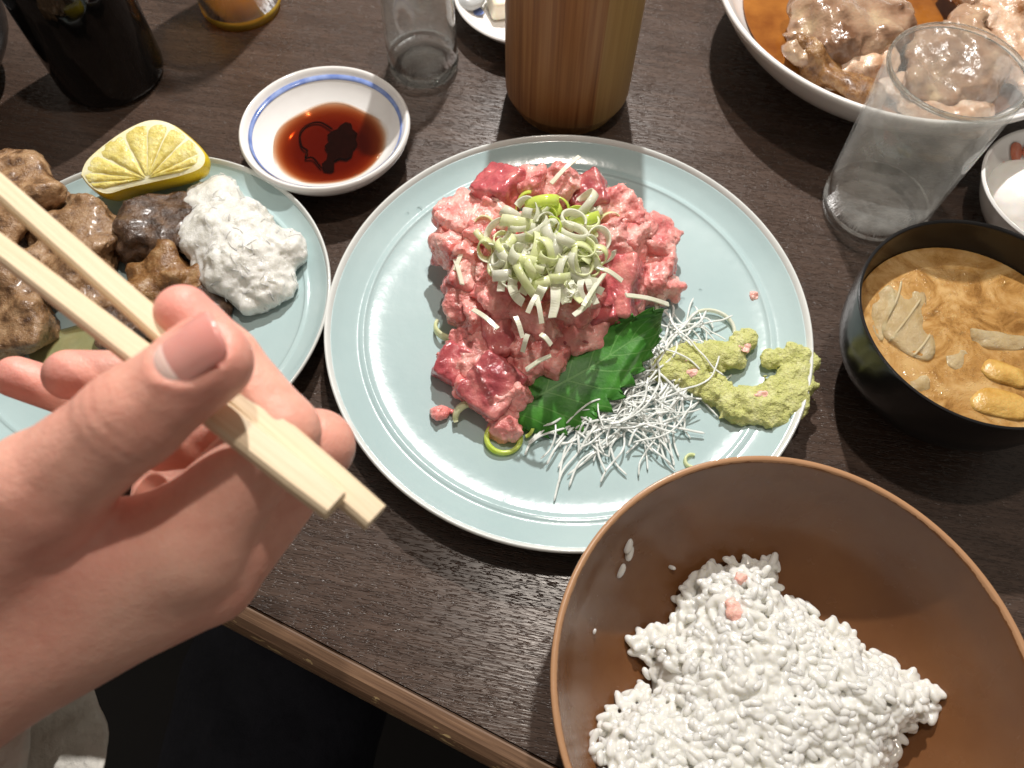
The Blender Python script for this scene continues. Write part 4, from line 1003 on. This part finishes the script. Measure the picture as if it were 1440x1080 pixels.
bp = [on_plane(x, y, lp0, ln) for x, y in [(146,267),(128,258)]+bnd]
def seg_mesh(pA, pB, k):
    # vesicle segment between two membranes, domed
    a0 = hub+(pA-hub)*.03; b0 = hub+(pB-hub)*.03; nU, nV = 9, 7; v, f = [], []
    for i in range(nU+1):
        for j in range(nV+1):
            u, w_ = i/nU, j/nV; l = a0.lerp(pA, u); r = b0.lerp(pB, u); g = .016+.02*(1-u)
            p = l.lerp(r, g+(1-2*g)*w_)
            bul = 1+.05*math.sin(math.pi*w_)*u
            p = hub+(p-hub)*bul
            hgt = .0005+.0013*(math.sin(math.pi*min(max(w_, .02), .98))**.5)*(math.sin(math.pi*min(max(u, .02), .98))**.4)
            if i in (0, nU) or j in (0, nV): hgt = .0002
            hgt += RNG.uniform(-.00025, .00035)
            v.append(p+ln*hgt)
    for i in range(nU):
        for j in range(nV): f.append((i*(nV+1)+j, (i+1)*(nV+1)+j, (i+1)*(nV+1)+j+1, i*(nV+1)+j+1))
    return absobj('pulp_segment', v, f, M['pulp'], lem)
for k in range(len(bp)-1): seg_mesh(bp[k], bp[k+1], k)

# ------------------------------------------------------------------ chopsticks
def stick(A, B, wa, ta, wb, tb_, label):
    """rectangular wooden stick from handle end A to tip B, chamfered edges"""
    d = (B-A).normalized(); fw = (A-Vector((0, 0, H))).normalized()
    s = d.cross(fw).normalized(); n_ = s.cross(d).normalized(); v, f = [], []
    tot = 14
    for i in range(tot+1):
        t = i/tot; p = A.lerp(B, t); w_ = wa+(wb-wa)*t; th = ta+(tb_-ta)*t; c = .16*min(w_, th)
        sh = .93 if i == 0 else 1.0; q = Vector(((B-A).length*t-(.0004 if i == 0 else 0), 0, 0))
        for (x, y) in ((-w_/2+c, -th/2), (w_/2-c, -th/2), (w_/2, -th/2+c), (w_/2, th/2-c), (w_/2-c, th/2), (-w_/2+c, th/2), (-w_/2, th/2-c), (-w_/2, -th/2+c)):
            v.append(q+Vector((0, x*sh, y*sh)))
    for i in range(tot):
        for k in range(8): f.append((i*8+k, i*8+(k+1) % 8, (i+1)*8+(k+1) % 8, (i+1)*8+k))
    f += [tuple(reversed(range(8))), tuple(tot*8+k for k in range(8))]
    o = link('chopstick', mesh('chopstick', v, f, False), M['chopstick'], None, A); o.rotation_euler = Matrix((d, s, n_)).transposed().to_euler()
    bm = bmesh.new(); bm.from_mesh(o.data); bmesh.ops.recalc_face_normals(bm, faces=bm.faces); bm.to_mesh(o.data); bm.free()
    tag(o, label, 'chopstick', 'pair of wooden chopsticks')
stick(cp(526, 727, .1965), cp(-150, 132, .2130), .0078, .0062, .0050, .0042, 'pale wooden chopstick pressed against the index finger, its handle end sticking out farther')
stick(cp(470, 710, .1885), cp(-190, 203, .2080), .0080, .0062, .0048, .0042, 'pale wooden chopstick resting in the thumb crook with the shorter handle end')

# ------------------------------------------------------------------ hand with sleeve
J = dict(
 T=[(-120,850,.205,.0220),(60,690,.190,.0140),(186,588,.1815,.0113),(292,508,.1795,.0104)],
 I=[(262,762,.209,.0142),(394,607,.2080,.0104),(318,505,.2080,.0088),(258,440,.2060,.0076)],
 Mi=[(290,805,.221,.0148),(446,628,.2260,.0106),(330,606,.2310,.0096),(228,622,.2325,.0088)],
 R=[(275,815,.243,.0140),(345,620,.2520,.0100),(215,532,.2440,.0086),(98,527,.2370,.0078)],
 Pk=[(215,840,.262,.0125),(230,650,.2720,.0088),(115,560,.2650,.0078),(22,530,.2580,.0070)])
JW = {k: [(np.array(tuple(cp(*q[:3]))), q[3]) for q in L] for k, L in J.items()}
Wr = np.array(tuple(cp(-125, 950, .214))); Fo = np.array(tuple(cp(-330, 1085, .219)))
camfw = np.array(tuple(ray(720, 540).normalized()))
def finger(P, L, k=.0022):
    d = None
    for (a, ra), (b, rb) in zip(L, L[1:]):
        e = sd_cone(P, a, b, ra, rb)
        d = e if d is None else smin(d, e, k)
    return d
TAX = JW['T'][3][0]-JW['T'][2][0]; TAX = TAX/np.linalg.norm(TAX)
tocam = -Vector(camfw); up_img = (cp(300, 400, .18)-cp(300, 500, .18)).normalized()
NNv = (tocam*.9+up_img*.38); NNv = (NNv-Vector(TAX)*NNv.dot(Vector(TAX))).normalized()
NCv = Vector(JW['T'][3][0])+NNv*.0104+Vector(TAX)*.0012
NN, NA, NC = np.array(tuple(NNv)), TAX, np.array(tuple(NCv)); NS_ = np.cross(NA, NN)
def hand_sdf(P):
    palm = sd_cone(P, Wr, JW['I'][0][0], .0225, .0140)
    for k_, r in (('Mi', .0150), ('R', .0142), ('Pk', .0128)):
        palm = smin(palm, sd_cone(P, Wr, JW[k_][0][0], .0245, r), .010)
    palm = smin(palm, sd_cone(P, Wr, Fo, .0255, .030), .012)
    th = finger(P, JW['T'], .004)
    q = (P-JW['T'][2][0])@TAX; sidew = np.clip(((P-JW['T'][2][0])@(-camfw)-.002)/.006, 0, 1)
    for s0, w0, a0 in ((-.0030, .0009, .00030), (.0002, .0010, .00045), (.0030, .0008, .00025), (-.0070, .0012, .00012)):
        q2 = q-s0+.0012*vnoise(P, 120, 4); th = th+sidew*a0*np.exp(-(q2/w0)**2)
    # pocket the nail lies in, with a low fold of skin round it
    N = P-NC; u = N@NA; t = N@NS_; z = N@NN; e = np.sqrt((u/.0088)**2+(t/.0080)**2)
    th = th+.0010*np.clip((1-e)*6, 0, 1)*(z > -.008)-.0004*np.exp(-((e-1.12)/.12)**2)*(z > -.006)
    # fleshy thumb pad + thenar
    palm = smin(palm, sd_cone(P, JW['T'][0][0], JW['T'][1][0], .0220, .0138), .012)
    web = sd_cone(P, np.array(tuple(cp(60, 790, .207))), JW['I'][0][0], .0125, .0115)
    palm = smin(palm, web, .010)
    d = smin(palm, th, .0035)
    # index web bulge toward thumb
    d = smin(d, finger(P, JW['I']), .0050)
    for k_ in ('Mi', 'R', 'Pk'):
        fg_ = finger(P, JW[k_])
        d = smin(d, fg_, .0016)
    # knuckle / crease relief on thumb
    return d
# bounding box from joints
allj = np.array([q for L in JW.values() for q, _ in L]+[Wr, Fo])
hv, hf = surface_nets(hand_sdf, allj.min(0)-.034, allj.max(0)+.032, .00095)
per = absobj('person', hv, hf.tolist(), M['skin'], origin=Vector(Wr))
tag(per, 'left hand holding wooden chopsticks, thumb on top, pale grey sleeve', 'person')
fl_ = per.data.attributes.new('flush', 'FLOAT', 'POINT')
tips = [(JW['T'][3][0], .014, .55), (JW['I'][3][0], .014, .75), (JW['R'][3][0], .016, .6), (JW['Pk'][3][0], .016, .6), (JW['I'][1][0], .012, .35), (JW['Mi'][1][0], .012, .35), (np.array(tuple(cp(120, 730, .195))), .02, .35)]
fv = np.full(len(hv), .13)
for c, r, w_ in tips: fv = np.maximum(fv, w_*np.exp(-((hv-c)**2).sum(1)/(r*r)))
fl_.data.foreach_set('value', fv.astype(np.float32))
sm = per.modifiers.new('soften', 'SMOOTH'); sm.factor = .5; sm.iterations = 3
# thumb nail
def nail(name, cpx, along, L, Wd, R, parent, tiltn):
    """curved nail patch: along = direction to the finger tip, tiltn = outward normal"""
    C0 = cpx; a_ = along.normalized(); n_ = (tiltn-a_*tiltn.dot(a_)).normalized(); s_ = a_.cross(n_).normalized(); nu, nv = 14, 12
    out_v, out_f = [], []
    for lay in (0, 1):
        for i in range(nu+1):
            u = i/nu*2-1
            for j in range(nv+1):
                t = j/nv*2-1
                w_ = Wd*.5*(1-.10*(1-u)*.5)*(1 if abs(u) < .6 else math.sqrt(max(0.02, 1-((abs(u)-.6)/.4)**2*.75)))
                ang = t*w_/R
                x = u*L/2*(1-.04*t*t)
                z = R*(math.cos(ang)-1)-.0006*max(0, -u-.4)-.0008*max(0, u)**2
                out_v.append(C0+a_*x+s_*(R*math.sin(ang))+n_*(z-(.0007 if lay else 0)))
    K_ = nv+1; off = (nu+1)*K_
    for i in range(nu):
        for j in range(nv):
            q = (i*K_+j, (i+1)*K_+j, (i+1)*K_+j+1, i*K_+j+1); out_f += [q, tuple(off+x for x in reversed(q))]
    bd = [(i, 0) for i in range(nu)]+[(nu, j) for j in range(nv)]+[(i, nv) for i in range(nu, 0, -1)]+[(0, j) for j in range(nv, 0, -1)]
    for (i, j), (i2, j2) in zip(bd, bd[1:]+bd[:1]):
        p, q = i*K_+j, i2*K_+j2; out_f.append((p, q, off+q, off+p))
    o = absobj(name, out_v, out_f, M['nail'], parent, C0)
    bm = bmesh.new(); bm.from_mesh(o.data); bmesh.ops.recalc_face_normals(bm, faces=bm.faces); bm.to_mesh(o.data); bm.free(); o.data.shade_smooth(); return o
tdir = Vector(JW['T'][3][0]-JW['T'][2][0]); tocam = -Vector(camfw)
up_img = (cp(300, 400, .18)-cp(300, 500, .18)).normalized(); rt_img = (cp(400, 500, .18)-cp(300, 500, .18)).normalized()
nail('thumb_nail', NCv-NNv*.0002, tdir, .0172, .0154, .0092, per, NNv)
nl = nail('nail_lunula', NCv-NNv*.00012-Vector(TAX)*.0062, tdir, .0052, .0118, .0092, per, NNv); nl.data.materials[0] = M['lunula']
# sleeve: loose cuff hanging below the wrist, running back along the forearm
sv, sf = [], []
cen = [cp(96, 1035, .272), cp(0, 1060, .268), cp(-140, 1110, .255), cp(-300, 1170, .245), cp(-520, 1220, .24)]
rad = [.027, .0285, .031, .036, .042]
path = catmull(cen, 6); nr_ = len(path); seg = 64
for i, p in enumerate(path):
    t_ = (path[min(i+1, nr_-1)]-path[max(i-1, 0)]).normalized()
    s_ = t_.cross(Vector((0, 0, 1))).normalized(); b_ = s_.cross(t_)
    r = float(np.interp(i/(nr_-1)*4, range(5), rad))
    for k in range(seg):
        a_ = 2*math.pi*k/seg; w_ = 1+.07*math.sin(3*a_+i*.35)+.05*math.sin(7*a_-i*.5+.4*math.sin(2*a_))+.02*math.sin(13*a_+i)
        sv.append(p+s_*(r*w_*math.cos(a_))+b_*(r*w_*1.05*math.sin(a_)))
for i in range(nr_-1):
    for k in range(seg): sf.append((i*seg+k, i*seg+(k+1) % seg, (i+1)*seg+(k+1) % seg, (i+1)*seg+k))
so_ = absobj('sleeve', sv, sf, M['sleeve'], per); md = so_.modifiers.new('cloth', 'SOLIDIFY'); md.thickness = .0016; so_['label'] = 'loose pale grey cotton cuff'
# dark trousers on the lap under the table edge
def ftr(P):
    a = sd_cone(P, (-.22, -.25, -.33), (-.15, .30, -.31), .085, .070); b = sd_cone(P, (.12, -.25, -.33), (.08, .30, -.31), .085, .070)
    d = smin(a, b, .02); return d+.008*fbm(P, 14, 3, 2)-.004*(1-np.abs(vnoise(P*np.array([1, .5, 1]), 22, 9)))
tv, tf = surface_nets(ftr, (-.34, -.36, -.45), (.24, .40, -.21), .009)
tr_ = absobj('trousers', tv, tf.tolist(), M['trousers'], per); tr_['label'] = 'dark navy trousers on the lap'
